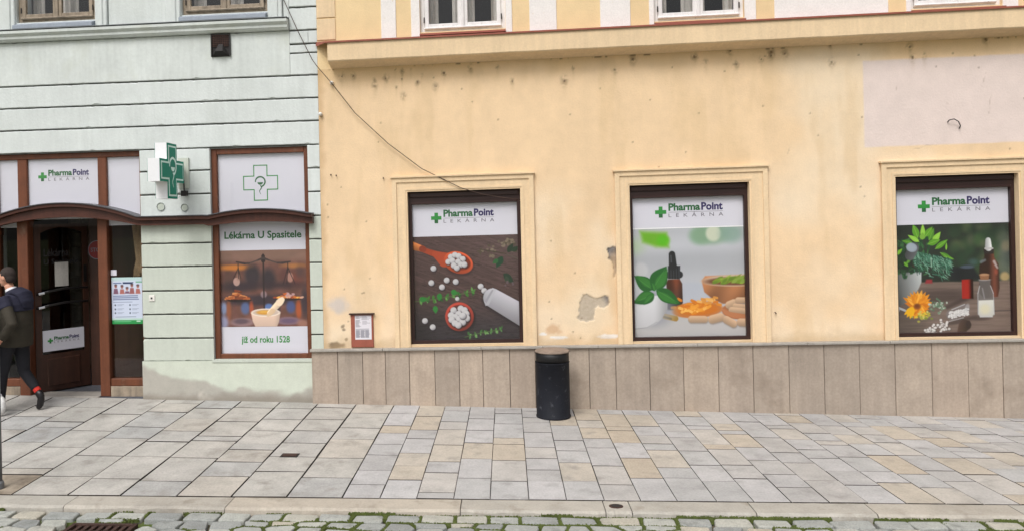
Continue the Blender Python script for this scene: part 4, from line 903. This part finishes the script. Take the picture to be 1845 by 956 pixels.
    P.ell(632,712,18,34,(190,190,192),.3,5,.5); P.cap(505,725,612,684,3,3,(214,214,216),3,.8); P.cap(480,818,600,790,4,4,(196,196,198),3,.7)
    for k in range(44):
        t = pr.random(); x = 285+190*t+pr.gauss(0,8); y = 900-70*t+pr.gauss(0,18); P.ell(x+3,y+4,12,10,(70,56,52),0,3,.6); P.ell(x,y,11,10,ball((228,224,220),(180,174,172)))
    P.ell(612,850,46,40,(70,54,48),.6,6); P.pol([(560,840),(600,805),(650,815),(660,850),(620,905),(545,905)],lambda u,v: A(98,74,64)*(1.0-.45*u)[...,None],6); P.ell(640,848,22,30,(60,46,42),0,6)
    return P
def poster4():
    P = Paint(35, 1050, 40, 912, 5.2); X, Y = P.X, P.Y
    base = A(104,70,62)*(.75+.55*fbm(X/150, Y/120, 1., 3, 41))[..., None]; P.C = base
    P.put(sst(230,120,Y), (140,112,98), .7)
    def bl(x,y,rx,ry,c,s=40,a=.85): P.ell(x,y,rx,ry,c,0,s,a)
    bl(200,235,190,32,(204,126,52),22); bl(900,225,130,26,(176,116,62),22,.8); bl(420,330,90,120,(46,42,50)); bl(600,370,80,120,(44,40,48)); bl(800,330,60,80,(92,56,54)); bl(920,370,70,80,(120,66,56)); bl(160,350,60,60,(92,66,60)); bl(960,300,40,60,(80,60,60))
    bl(700,440,300,40,(56,42,48)); bl(250,450,200,60,(54,44,52)); bl(500,610,460,60,(52,44,54),30); bl(80,700,40,70,(134,152,190),20); bl(330,700,50,70,(84,104,150),20); bl(600,690,50,40,(92,128,190),16); bl(850,690,50,70,(70,86,138),20); bl(940,720,30,110,(176,84,44),16); bl(400,700,22,80,(176,80,50),14); bl(140,720,26,120,(150,88,60),14); bl(700,700,30,60,(50,44,56),20); bl(1010,640,40,160,(58,48,56),20)
    bl(70,860,60,80,(150,156,190),30); bl(290,860,140,50,(150,122,124),14); bl(280,850,90,30,(90,74,84),14); bl(820,850,140,46,(132,106,122),12); bl(820,850,90,26,(98,80,104),12); bl(980,880,60,40,(160,116,100),20); bl(545,545,36,40,(170,150,158),10,.6); bl(236,395,38,48,(196,160,148),6); bl(256,340,22,40,(150,116,104),10,.7); bl(850,355,36,56,(180,136,122),8,.8)
    dk = (44,34,36)
    P.cap(547,150,547,720,9,8,dk); P.cap(547,110,547,160,20,24,dk); P.ell(547,90,8,8,dk)
    for s_ in (-1,1):
        P.cap(547,132,547+s_*70,158,14,9,(66,54,54)); P.cap(547+s_*70,158,547+s_*160,188,8,8,(78,64,62)); P.cap(547+s_*160,188,547+s_*215,190,9,12,(64,52,52)); P.cap(547+s_*215,190,547+s_*308,178-8*(s_<0),13,8,(60,48,48))
    P.cap(258,190,258,245,5,4,dk); P.cap(826,190,826,245,5,4,dk)
    for x0, x1 in ((258,200),(258,285),(258,262),(826,770),(826,812),(826,905)): P.cap(x0 if x0 > 300 else 258,240,x1,430 if x0 > 300 else 360,4.5,3.5,dk)
    P.ell(262,606,140,22,(40,28,28)); P.ell(838,600,140,18,(46,32,30))
    for k in range(70): x = 262+pr.gauss(0,62); y = 590-abs(pr.gauss(0,30))*max(.1,1-abs(x-240)/150); an = pr.uniform(-.5,.6); P.cap(x-26*math.cos(an),y-26*math.sin(an)*.5,x+26*math.cos(an),y+26*math.sin(an)*.5,10,9,pr.choice([(168,92,52),(196,116,64),(134,68,42),(214,146,88),(100,54,38)]))
    for k in range(60): x = 838+pr.gauss(0,62); y = 585-abs(pr.gauss(0,26))*max(.1,1-abs(x-838)/150); P.ell(x,y,pr.uniform(12,24),pr.uniform(8,13),pr.choice([(226,140,50),(196,96,44),(240,176,84),(150,70,40),(206,160,140)] if x < 800 or y > 570 else [(190,150,150),(150,110,116)]),pr.uniform(-.5,.5))
    P.pol([(395,755),(730,755),(712,860),(690,912),(440,912),(412,850)],lambda u,v: A(226,196,176)*(1.02-.12*v-.12*sst(.75,1,u))[...,None],5); P.ell(562,752,168,46,(236,222,208),0,4); P.ell(562,752,148,36,(200,180,166),0,4); P.ell(550,750,92,26,(206,150,62),0,8); P.ell(540,742,50,14,(222,170,80),0,8)
    P.cap(610,760,735,625,32,38,lambda t,q: A(232,208,178)*(1.0-.14*np.clip(q,-1,1))[...,None],4); P.cap(722,638,752,606,40,30,(238,216,188),4); P.cap(590,782,640,735,20,30,(214,182,146),6,.8)
    return P
def leaflet():
    P = Paint(0, 540, 0, 790, 6.); X, Y = P.X, P.Y; P.C[:] = A(196,204,222); P.put(sst(90,20,Y), (180,206,204)); P.put(sst(690,700,Y), (178,206,196)); P.put(sst(722,730,Y), (44,140,74)); P.put(sst(60,90,Y)*sst(100,80,Y)*sst(420,440,X), (70,150,96))
    P.pol([(200,82),(390,82),(370,112),(200,112)],(44,58,92)); P.cap(40,98,170,98,9,9,(96,112,150))
    for cx, cy, h in ((75,150,130),(185,160,120),(275,195,80),(360,140,140),(465,155,125)):
        sk = pr.choice([(176,124,112),(160,110,104)]); P.ell(cx,cy,24,30,sk,0,5); P.pol([(cx-44,cy+h),(cx-30,cy+40),(cx+30,cy+40),(cx+46,cy+h)],pr.choice([(150,92,92),(120,84,104),(168,104,96)]),8); P.ell(cx,cy-18,26,18,(80,58,58),0,6,.8)
    for y in (315,345,375): P.cap(30,y,pr.uniform(430,480),y-4,8,8,(92,104,140),5,.9)
    P.cap(30,420,360,418,5,5,(110,120,150),4,.8)
    for y in (470,540,605):
        for x in (60,320): P.ell(x,y,14,16,(84,92,108)); P.cap(x+40,y-8,x+150,y-10,4,4,(140,150,170),4); P.cap(x+40,y+10,x+120,y+8,4,4,(150,158,178),4)
    P.cap(60,672,420,668,4,4,(100,120,130),4); P.cap(40,750,330,748,8,8,(120,190,140),5,.8); P.pol([(430,735),(500,735),(500,755),(430,755)],(200,224,206))
    return P
def notice():
    P = Paint(0, 240, 0, 345, 4.); P.C[:] = A(214,210,216); q = random.Random(8)
    for (xa, xb, ya, yb, st) in ((12,90,15,50,9),(100,228,15,60,11),(12,90,65,170,9),(110,220,80,130,14)):
        y = ya
        while y < yb: P.cap(xa,y,xa+(xb-xa)*q.uniform(.5,1.),y,2.4,2.4,(120,116,124),3,.85); y += st
    P.cap(12,195,200,193,3,3,(90,90,100),3)
    for xa in (14,82,150):
        y = 210
        while y < 320: P.cap(xa,y,xa+58*q.uniform(.8,1.),y,2.8,2.8,(104,104,114),3,.85); y += 8
    return P
def window_poster(label, P, x0, x1, z0, zm, z1, parent_sh, lg, k=.85):
    r_ = root('window_poster', label, 'poster', shear(((x0+x1)/2, .1, z0)) if parent_sh else ((x0+x1)/2, .1, z0), 'pharmacy window posters')
    box('header_sheet', (x0,x1,.1,.103,zm,z1), 'film_white', r_, sh=parent_sh)
    print_mesh('picture_print', P, x0, x1, z0, zm, .1, r_, parent_sh, k)
    box('backing_sheet', (x0,x1,.1034,.106,z0-.02,z1), 'film_white', r_, sh=parent_sh)
    if lg: logo(lg[0], lg[1], lg[2], .0985, r_, parent_sh)
    return r_
window_poster('poster of white pills, wooden spoon and tipped bottle on dark boards', poster1(), W1[0]+.035, W1[1]-.035, .805, 2.155, 2.60, True, (-.96,-.15,2.395), .72)
p2 = window_poster('poster of basil in a white pot, dropper bottle and capsules', poster2(), W2[0]+.035, W2[1]-.035, .82, 2.175, 2.60, True, (1.86,2.69,2.385))
window_poster('poster of orange flower, herbs in mortar and corked glass bottle', poster3(), W3[0]+.03, W3[1]-.03, .80, 2.135, 2.585, True, (4.99,5.82,2.36))
flat('white_line', [(W2[0]+.04,2.172),(W2[1]-.04,2.172),(W2[1]-.04,2.186),(W2[0]+.04,2.186)], .0985, 'sign_white', p2, True)
r4 = root('window_poster', 'poster of balance scales and mortar in the brown wooden window', 'poster', (-3.19,.1,.68), 'pharmacy window posters')
print_mesh('picture_print', poster4(), -3.785, -2.595, 1.037, 2.035, .1, r4)
box('footer_sheet', (-3.79,-2.59,.1,.103,.66,1.037), 'film_white', r4); box('header_sheet', (-3.79,-2.59,.1,.103,2.035,2.5), 'film_white', r4)
text_mesh('lettering', 'Lékárna U Spasitele', -3.70,-2.665,2.158,2.285,.0985,'ink_dark_green',r4,False,.028); text_mesh('lettering', 'již od roku 1528', -3.50,-2.85,.80,.915,.0985,'ink_green',r4,False,.022)
r5 = root('window_sign', 'white transom pane with outlined green pharmacy cross and serpent bowl', 'sign', (-3.19,.1,2.5))
box('sheet', (-3.79,-2.58,.1,.103,2.505,3.315), 'film_white', r5)
cx, cz, s, a, t = -3.195,2.915,.235,.095,.008
oc, ic = cross_poly(cx,cz,s,a), cross_poly(cx,cz,s-t*2,a-t)
V = [(x,.0985,z) for x, z in oc]+[(x,.0985,z) for x, z in cross_poly(cx,cz,s-t*1.6,a-t*1.6)]; F = [(i,(i+1) % 12,(i+1) % 12+12,i+12) for i in range(12)]; mesh('cross_outline', V, F, 'ink_green', r5)
emblem(r5, lambda x, z: (cx+.19*x-.005, .0982, cz-.005+.19*z), 'ink_dark_green')
# sheets on the entrance glazing
lf_ = root('notice_leaflet', 'pale blue info leaflet with green footer in the side light', 'leaflet', (-5.06,.112,1.09)); print_mesh('printed_sheet', leaflet(), -5.275,-4.85,1.09,1.71,.1135,lf_)
l2 = root('notice_leaflet', 'pale leaflet in side light behind the walking man', 'leaflet', (-6.66,.112,1.32)); print_mesh('printed_sheet', leaflet(), -6.73,-6.57,1.15,1.60,.1135,l2)
tag(box('sticker', (-5.28,-5.2,.1125,.1145,1.735,1.81), 'film_white', None), 'small square sticker above the blue leaflet', 'sticker')
tag(box('door_paper', (-6.02,-5.84,.42,.424,1.60,1.93), 'curtain', None), 'pale paper sheet taped to the door glass', 'paper')
dpq = bpy.data.objects['door_paper']; dpq.rotation_euler[2] = ang; dpq.location = Vector((DH+ux*.36+uy*.012+Vector((0,0,1.58))))
st = root('stop_sign', 'round red stop disc inside the dark doorway', 'sign', (-5.82,.74,1.9))
q = MB(); q.lathe([(.135,0),(.135,.006),(0,.006)],0,0,32,True); mesh('rim', [(-5.82+x,.75-z,2.06+y) for x, y, z in q.v], q.f, 'ink_grey', st)
q = MB(); q.lathe([(.122,0),(.122,.003),(0,.003)],0,0,32,True); mesh('disc', [(-5.82+x,.7435-z,2.06+y) for x, y, z in q.v], q.f, 'red_sign', st)
text_mesh('lettering', 'STOP', -5.91,-5.73,2.03,2.09,.739,'ink_grey',st,False,.02)
box('inner_door', (-5.95,-4.75,.76,.80,.135,3.0), 'door_wood', MBD)
dc = root('drawer_cabinet', 'cabinet of small drawers dimly seen through the door glass', 'cabinet', (-6.1,2.0,.135)); box('carcass', (-7.0,-5.0,2.02,2.4,.135,2.6), 'old_wood', dc)
for i in range(9):
    for j in range(10):
        if rnd.random() < .97: cbox('drawer', (-6.97+i*.218,-6.97+i*.218+.205,1.995,2.02,.2+j*.235,.2+j*.235+.22), 'old_wood', dc, .01)
V = []; F = []; n = 26
for k in range(n+1):
    t = k/n; xx = -5.02+.19*t
    for zz, pin in ((2.42,1.),(2.0,.55),(1.93,.5),(1.8,.85),(1.72,.9)): V.append((-4.925+(xx+4.925)*pin, .2+.03*math.sin(k*1.9)*pin, zz+rnd.uniform(-.02,.02)*(zz < 1.8)))
for k in range(n):
    for q_ in range(4): F.append((k*5+q_, (k+1)*5+q_, (k+1)*5+q_+1, k*5+q_+1))
tag(mesh('curtain', V, F, 'dried', None, smooth=True), 'brown tied curtain in the side light by the pier', 'curtain')
# ------------------------------------------------------------------ projecting pharmacy cross
ps = root('pharmacy_cross_sign', 'projecting green pharmacy cross light box on the grooved pier', 'sign', (-4.215,-.47,2.7))
CX, CYY, CZ, S, Aq = -4.215, -.47, 3.06, .345, .14
def crx(name, s, a, x0, x1, m, parent=ps):
    p = cross_poly(CYY, CZ, s, a); n = 12; V = [(x0,y,z) for y, z in p]+[(x1,y,z) for y, z in p]; F = [tuple(range(n-1,-1,-1)), tuple(range(n,2*n))]+[(i,(i+1) % n,(i+1) % n+n,i+n) for i in range(n)]; return mesh(name, V, F, m, parent)
crx('housing', S, Aq, CX-.075, CX+.075, 'sign_white')
for sg in (1, -1):
    f0 = CX+sg*.075
    crx('face_rim', S-.001, Aq-.001, *sorted((f0+sg*.001, f0+sg*.004)), 'sign_green'); crx('tube_border', S-.03, Aq-.03, *sorted((f0+sg*.0045, f0+sg*.008)), 'sign_mint'); crx('face', S-.052, Aq-.052, *sorted((f0+sg*.0085, f0+sg*.012)), 'sign_green')
    emblem(ps, lambda x, z, sg=sg, f0=f0: (f0+sg*.0135, CYY+x*.30*sg*.9, CZ+.03+z*.30), 'sign_mint')
q = MB(); q.box(CX-.03,CX+.03,-.12,-.0,CZ+.05,CZ+.11).box(CX-.03,CX+.03,-.12,-.0,CZ-.11,CZ-.05).box(CX-.04,CX+.10,-.03,-.0005,CZ-.20,CZ+.2); q.build('bracket', 'mint_low', ps)
q = MB(); q.box(CX+.02,CX+.09,-.10,-.031,CZ-.30,CZ-.23); q.tube([(CX+.055,-.07,CZ-.24),(CX+.06,-.09,CZ-.1),(CX+.02,-.12,CZ-.02)],.009,6); q.build('junction_box', 'dark_iron', ps)
# ------------------------------------------------------------------ litter bin
BX, BY = .514, -.42; BZ = zg(BX, BY)
bn = root('litter_bin', 'round anthracite litter bin with brown domed lid on the pavement', 'bin', (BX,BY,BZ))
MB().lathe([(.202,.0),(.206,.004),(.206,.02),(.2,.025),(.2,.65),(.204,.653),(.204,.662),(.19,.663)],BX,BY,48,True).build('body', 'bin_body', bn, smooth=False)
MB().lathe([(.178,.65),(.178,.785)],BX,BY,40,False).build('liner', 'bin_black', bn)
q = MB()
for a in (.4,1.97,3.54,5.1): q.box(BX+.185*math.cos(a)-.012,BX+.185*math.cos(a)+.012,BY+.185*math.sin(a)-.012,BY+.185*math.sin(a)+.012,.70,.79)
q.build('lid_support', 'bin_black', bn)
MB().lathe([(.195,.668),(.198,.668),(.198,.775),(.195,.776)],BX,BY,48,False).build('slot_band', 'bin_black', bn)
MB().lathe([(.2,.777),(.207,.779),(.207,.79),(.2,.797),(.17,.8),(.165,.798),(.1,.815),(0,.825)],BX,BY,48,True).build('lid', 'bin_top', bn, smooth=False)
for o in bn.children: o.location.z += BZ
for o in bn.children:
    for p_ in o.data.polygons: p_.use_smooth = abs(p_.normal.z) < .4
# ------------------------------------------------------------------ notice panel, cable
nb = root('notice_board', 'red painted metal panel with a pasted paper notice by the mint pier', 'notice board', (-1.87,0,.775))
cbox('panel', (-2.012,-1.722,-.022,.0,.775,1.195), 'red_metal', nb, .006)
q = MB(); q.box(-2.03,-1.705,-.045,.0,1.1955,1.212); q.build('hood', 'rust_iron', nb)
print_mesh('paper', notice(), -1.958,-1.745,.876,1.183,-.0235,nb)
cable_pts = [(-3.2,-.10,6.2),(-2.93,-.08,5.62),(-2.79,-.06,5.261),(-2.60,-.06,4.823),(-2.42,-.10,4.46),(-2.35,-.10,4.36),(-2.19,-.065,4.165),(-1.89,-.05,3.765),(-1.47,-.05,3.36),(-1.05,-.05,3.03),(-.56,-.05,2.775),(-.3,-.05,2.69),(-.04,-.045,2.638),(.14,-.01,2.615),(.165,.03,2.61)]
tag(MB().tube(cable_pts, .0052, 6).build('cable', 'cable', None, smooth=True), 'thin brown cable sagging across both facades to the pill poster window', 'cable')
# ------------------------------------------------------------------ street ironwork
gr = root('drain_grate', 'rusty iron drain grate set in the cobbled gutter', 'drain grate', (-3.325,-3.925,-.05))
q = MB(); x0, x1, y0_, y1_ = GR; t = .035
q.box(x0,x0+t,y0_,y1_,-.09,-.036).box(x1-t,x1,y0_,y1_,-.09,-.036).box(x0+t,x1-t,y0_,y0_+t,-.09,-.036).box(x0+t,x1-t,y1_-t,y1_,-.09,-.036); q.build('frame', 'rust_iron', gr)
for k in range(7):
    xx = x0+.085+k*(x1-x0-.17)/6; q = MB(); q.cbox(0,0,0,0,0,0) if False else None
    MB().box(xx-.016,xx+.016,y0_+t,y1_-t,-.085,-.041).build('bar', 'rust_iron', gr)
for yy in (-3.83,-3.93,-4.03): MB().box(x0+t,x1-t,yy-.014,yy+.014,-.087,-.046).build('cross_bar', 'rust_iron', gr)
box('pit_shade', (x0+.01,x1-.01,y0_+.01,y1_-.01,-.0745,-.072), 'bin_black', gr)  # flat black sheet; the dark below the bars is its colour
z_ = zg(-2.25,-2.06); c1 = root('valve_cover', 'small rectangular iron cover let into the wide slabs', 'cover', (-2.25,-2.06,z_))
box('frame', (-2.34,-2.16,-2.12,-2.0,z_-.02,z_+.004), 'dark_iron', c1); cbox('lid', (-2.325,-2.175,-2.105,-2.015,z_+.0041,z_+.008), 'rust_iron', c1)
c2 = root('kerb_cover', 'small oval iron cap set in the kerb', 'cover', (.847,-3.30,0))
def oval(name, r0, z0, z1, m):
    q = MB().lathe([(r0,z0),(r0,z1),(r0*.9,z1+.002),(0,z1+.001)],0,0,24,True); return mesh(name, [(.847+a,-3.30+b*.8,z) for a,b,z in q.v], q.f, m, c2)
oval('ring', .058, -.01, .0035, 'rust_iron'); oval('lid', .043, .0056, .0065, 'dark_iron')
z_ = zg(-4.71,-3.0); pq = root('sign_post', 'grey steel sign post at the kerb beside a rust stain', 'post', (-4.712,-3.03,z_))
MB().tube([(-4.712,-3.03,z_-.02),(-4.712,-3.03,3.1)],.03,20).build('pole', 'post_grey', pq, smooth=True); MB().lathe([(.045,z_),(.045,z_+.05),(.034,z_+.07),(.031,z_+.07)],-4.712,-3.03,20,False).build('collar', 'post_grey', pq)
# ------------------------------------------------------------------ people
mat('skin', L(206,152,126), .55, var=.06, bump=0); mat('hair', L(52,42,38), .8, var=.25, scale=30, fine=.3, bump=.6, bscale=160)
mat('jacket_olive', L(54,49,40), .85, var=.15, scale=8, fine=.1, bump=.3, bscale=25); mat('jacket_navy', L(34,34,52), .85, var=.12, scale=8, bump=.25, bscale=25)
mat('trouser_black', L(30,30,36), .85, var=.15, scale=8, bump=.3, bscale=18); mat('shoe_black', L(26,24,26), .35, var=.1, bump=.05); mat('sock_red', L(206,52,42), .8, var=.05); mat('shirt_white', L(228,228,232), .8, var=.03)
mat('coat_blue', L(30,38,74), .85, var=.15, scale=8, bump=.3, bscale=20); mat('shoe_white', L(226,224,222), .5, var=.05)
def loft(b, rings, n=16):
    """rings: (centre, rx, ry, axis-direction); closed tapering limb, elliptical sections"""
    V = []; F = []
    for i, (c, rx, ry) in enumerate(rings):
        c = Vector(c); t = (Vector(rings[min(i+1, len(rings)-1)][0])-Vector(rings[max(i-1, 0)][0])).normalized()
        side = Vector((0,1,0)); fwd = side.cross(t).normalized(); sd_ = t.cross(fwd).normalized()
        for k in range(n): a = 2*math.pi*k/n; V.append(tuple(c+fwd*math.cos(a)*rx+sd_*math.sin(a)*ry))
    for i in range(len(rings)-1):
        for k in range(n): k2 = (k+1) % n; F.append((i*n+k, i*n+k2, (i+1)*n+k2, (i+1)*n+k))
    F += [tuple(range(n-1,-1,-1)), tuple((len(rings)-1)*n+k for k in range(n))]
    b.add(V, F); return b
def ellipsoid(b, c, rx, ry, rz, n=16, m=10):
    V = []; F = []
    for j in range(m+1):
        th = math.pi*j/m
        for k in range(n): a = 2*math.pi*k/n; V.append((c[0]+rx*math.sin(th)*math.cos(a), c[1]+ry*math.sin(th)*math.sin(a), c[2]+rz*math.cos(th)))
    for j in range(m):
        for k in range(n): k2 = (k+1) % n; F.append((j*n+k, (j+1)*n+k, (j+1)*n+k2, j*n+k2))
    b.add(V, F); return b
def fuse(name, b, m, parent, loc, vox=.011, sm=6, shape=None):
    """overlapping lofts melted into one continuous surface"""
    me = bpy.data.meshes.new(name); me.from_pydata(b.v, [], b.f); o = bpy.data.objects.new(name, me); COL.objects.link(o)
    md = o.modifiers.new('r', 'REMESH'); md.mode = 'VOXEL'; md.voxel_size = vox; ms = o.modifiers.new('s', 'SMOOTH'); ms.factor = .5; ms.iterations = sm
    dg = bpy.context.evaluated_depsgraph_get(); ev = bpy.data.meshes.new_from_object(o.evaluated_get(dg)); bpy.data.objects.remove(o); bpy.data.meshes.remove(me)
    P_ = np.array([v.co[:] for v in ev.vertices])
    if shape is not None: P_ = shape(P_); ev.vertices.foreach_set('co', P_.astype(np.float32).ravel())
    ev.materials.clear(); ev.materials.append(MATS[m]); ev.polygons.foreach_set('use_smooth', [True]*len(ev.polygons)); ev.name = name
    o = bpy.data.objects.new(name, ev); COL.objects.link(o); o.parent = parent; o.location = Vector(loc)-OW[parent.name]; OW[o.name] = Vector(loc); return o
def hand(b, w, d, s):
    """palm, four bent fingers and thumb; w wrist, d direction, s side"""
    w = Vector(w); d = Vector(d).normalized(); s = Vector(s).normalized(); nrm = d.cross(s).normalized()
    loft(b, [(w,.024,.03),(w+d*.04,.016,.042),(w+d*.09,.014,.044)], 12)
    for k, l in enumerate((.072,.082,.078,.06)):
        a = w+d*.088+s*(-.032+.0213*k); p1 = a+d*l*.45+nrm*.006; p2 = p1+d*l*.3+nrm*.018; p3 = p2+d*l*.2+nrm*.022; b.tube([a-d*.02, p1, p2, p3],[.0095,.009,.0085,.007],8)
    a = w+d*.03-s*.03; b.tube([a, a+d*.03-s*.022+nrm*.008, a+d*.062-s*.028+nrm*.016],[.012,.0105,.008],8)
def person(name, label, loc, pal, coat_long=False, turn=0.):
    pr_ = root('person', label, 'person', loc, None); X = Vector(loc)
    H, SH, PV = (-.115,0,1.655), (.0,0,1.42), (-.02,0,.92)
    front = [(-.03,-.09,.90),(-.13,-.095,.45),(-.165,-.095,.085)]; rear = [(-.01,.09,.90),(.035,.09,.47),(.225,.09,.245)]
    # body under the clothes: one continuous figure
    b = MB()
    loft(b, [((-.02,0,.86),.10,.145),((-.02,0,.98),.10,.15),((-.005,0,1.12),.095,.135),((.0,0,1.28),.115,.165),((.0,0,1.40),.10,.175),((-.02,0,1.46),.06,.09)])
    loft(b, [((-.02,0,1.44),.058,.062),((-.055,0,1.50),.052,.054),((-.085,0,1.57),.052,.054)])
    ellipsoid(b, (-.108,0,1.68), .092,.074,.108); ellipsoid(b, (-.128,0,1.625), .07,.058,.072); ellipsoid(b, (-.165,0,1.575), .03,.03,.022)
    loft(b, [((-.19,0,1.675),.012,.012),((-.212,0,1.645),.016,.016),((-.2,0,1.632),.012,.018)], 8)
    ellipsoid(b, (-.19,0,1.603), .016,.026,.010, 8, 6)
    for s_ in (-1,1): ellipsoid(b, (-.092,s_*.076,1.66), .02,.010,.032, 8, 6)
    for lg, s_ in ((front,-1),(rear,1)):
        loft(b, [(lg[0],.085,.085),((Vector(lg[0])*.5+Vector(lg[1])*.5),.075,.075),(lg[1],.055,.055),((Vector(lg[1])*.6+Vector(lg[2])*.4),.054,.052),(lg[2],.036,.036)])
    loft(b, [((-.165,-.095,.1),.03,.03),((-.17,-.095,.05),.026,.026),((-.25,-.095,.04),.018,.026)]); loft(b, [((.225,.09,.25),.03,.03),((.255,.09,.18),.022,.026),((.25,.09,.08),.016,.026)])
    arms = []
    for s_, el, ha in ((-1,(.205,-.265,1.12),(.05,-.27,.94)),(1,(-.10,.24,1.12),(-.24,.22,.98))):
        sh_ = (.0,s_*.185,1.395); loft(b, [(sh_,.052,.05),(el,.04,.04),(ha,.027,.027)]); arms.append((sh_,el,ha)); hand(b, ha, (Vector(ha)-Vector(el)), (1,0,0))
    body = fuse('body', b, 'skin', pr_, X, .009, 2)
    # face: eyes and brows
    b = MB()
    for s_ in (-1,1): ellipsoid(b, (-.186,s_*.03,1.682), .010,.013,.008, 8, 6)
    b.build('eye', 'ink_dark', None); e_ = bpy.data.objects['eye'] if 'eye' in bpy.data.objects else None
    eo = [o for o in bpy.data.objects if o.name.startswith('eye') and o.parent is None][0]; eo.parent = pr_
    b = MB(); ellipsoid(b, (-.092,0,1.70), .1,.083,.098); ellipsoid(b, (-.05,0,1.655), .06,.072,.075)
    def cut(P_):
        P_ = P_.copy(); zmin = np.where(P_[:,0] < -.135, 1.72, np.where(P_[:,0] < -.09, 1.69, 1.60)); P_[:,2] = np.maximum(P_[:,2], zmin); P_[:,0] = np.maximum(P_[:,0], -.187); return P_
    fuse('hair', b, 'hair', pr_, X, .009, 2, cut)
    # trousers
    b = MB(); loft(b, [((-.02,0,.80),.115,.155),((-.02,0,.92),.118,.162),((-.02,0,1.02),.112,.155)])
    for lg, hem in ((front,.13),(rear,.0)):
        a0, a1, a2 = map(Vector, lg); fin = a1+(a2-a1)*.9; loft(b, [(a0,.105,.10),(a0*.5+a1*.5,.088,.09),(a1,.07,.072),(a1*.5+a2*.5,.062,.064),(fin,.052,.054)])
    fuse('trousers', b, pal['trousers'], pr_, X, .011, 3)
    # socks and shoes
    for lg in (front, rear):
        a1, a2 = Vector(lg[1]), Vector(lg[2]); q = MB(); loft(q, [(a1+(a2-a1)*.86,.043,.043),(a2+(a2-a1)*.07,.043,.043)]); fuse('sock', q, pal['sock'], pr_, X, .009, 2)
    def shoe(ank, heel, ball_, toe, y):
        q = MB(); hv, bv, tv, av = (Vector((p[0],y,p[1])) for p in (heel, ball_, toe, ank)); loft(q, [(av,.042,.04),(av*.45+hv*.55,.052,.042),(hv*.85+bv*.15,.045,.042)]); 
        loft(q, [(hv,.034,.036),(hv*.6+bv*.4,.044,.042),(bv,.034,.05),(bv*.4+tv*.6,.03,.045),(tv,.02,.028)]); return q
    fuse('shoe', shoe((-.172,.10),(-.135,.045),(-.27,.038),(-.345,.028),-.095), pal['shoe'], pr_, X, .008, 2); fuse('shoe', shoe((.232,.225),(.285,.17),(.265,.06),(.235,.015),.09), pal['shoe'], pr_, X, .008, 2)
    # shirt collar
    b = MB(); loft(b, [((-.02,0,1.455),.082,.085),((-.045,0,1.50),.068,.07),((-.058,0,1.53),.064,.067)]); fuse('shirt_collar', b, pal['collar'], pr_, X, .009, 2)
    # jacket
    low = .42 if coat_long else .80
    b = MB(); rr = [((.015,0,1.455),.075,.10),((.016,0,1.42),.125,.185),((.02,0,1.32),.158,.205),((.022,0,1.15),.168,.20),((.02,0,.98),.178,.20),((.01,0,.82),.186,.205)]
    if coat_long: rr += [((.02,0,.6),.19,.2),((.05,0,.44),.2,.2)]
    loft(b, rr, 24)
    for sh_, el, ha in arms:
        a0, a1, a2 = map(Vector, (sh_, el, ha)); loft(b, [(a0+Vector((0,0,.02)),.085,.07),(a0*.5+a1*.5,.075,.068),(a1,.066,.062),(a1*.4+a2*.6,.056,.054),(a2,.05,.048)])
    def crease(P_):
        P_ = P_.copy(); wv = .010*(fbm(P_[:,0]*2+P_[:,2]*1.3, P_[:,2]*4.5-P_[:,0]*2, 2.2, 3, 7)-.5)*2; c = P_[:, :2]/np.maximum(.05, np.linalg.norm(P_[:, :2], axis=1))[:, None]; P_[:, :2] += c*wv[:, None]; return P_
    fuse('jacket', b, pal['jacket'], pr_, X, .010, 4, crease)
    if pal.get('yoke'):
        b = MB(); loft(b, [((.012,0,1.475),.075,.095),((.016,0,1.425),.136,.198),((.022,0,1.34),.170,.222),((.022,0,1.255),.176,.219)], 24)
        for sh_, el, ha in arms: a0, a1 = Vector(sh_), Vector(el); loft(b, [(a0+Vector((0,0,.025)),.092,.078),(a0*.62+a1*.38,.084,.078)])
        fuse('yoke', b, pal['yoke'], pr_, X, .010, 3, crease)
        b = MB(); loft(b, [((-.06,0,1.465),.045,.10),((.06,0,1.49),.06,.125),((.145,0,1.455),.062,.12),((.19,0,1.37),.055,.105),((.185,0,1.29),.04,.075)], 18); fuse('hood', b, pal['yoke'], pr_, X, .010, 4, crease)
    pr_.rotation_euler[2] = turn
    return pr_
m1 = (-6.15,-.62,zg(-6.15,-.62)); person('p', 'man in olive and navy jacket with red socks walking past the door', m1, dict(trousers='trouser_black', sock='sock_red', shoe='shoe_black', collar='shirt_white', jacket='jacket_olive', yoke='jacket_navy'), turn=math.radians(-9))
m2 = (-6.455,-.95,zg(-6.455,-.95)); person('p', 'person in dark blue clothes and white shoes, mostly out of frame', m2, dict(trousers='coat_blue', sock='shirt_white', shoe='shoe_white', collar='coat_blue', jacket='coat_blue'))
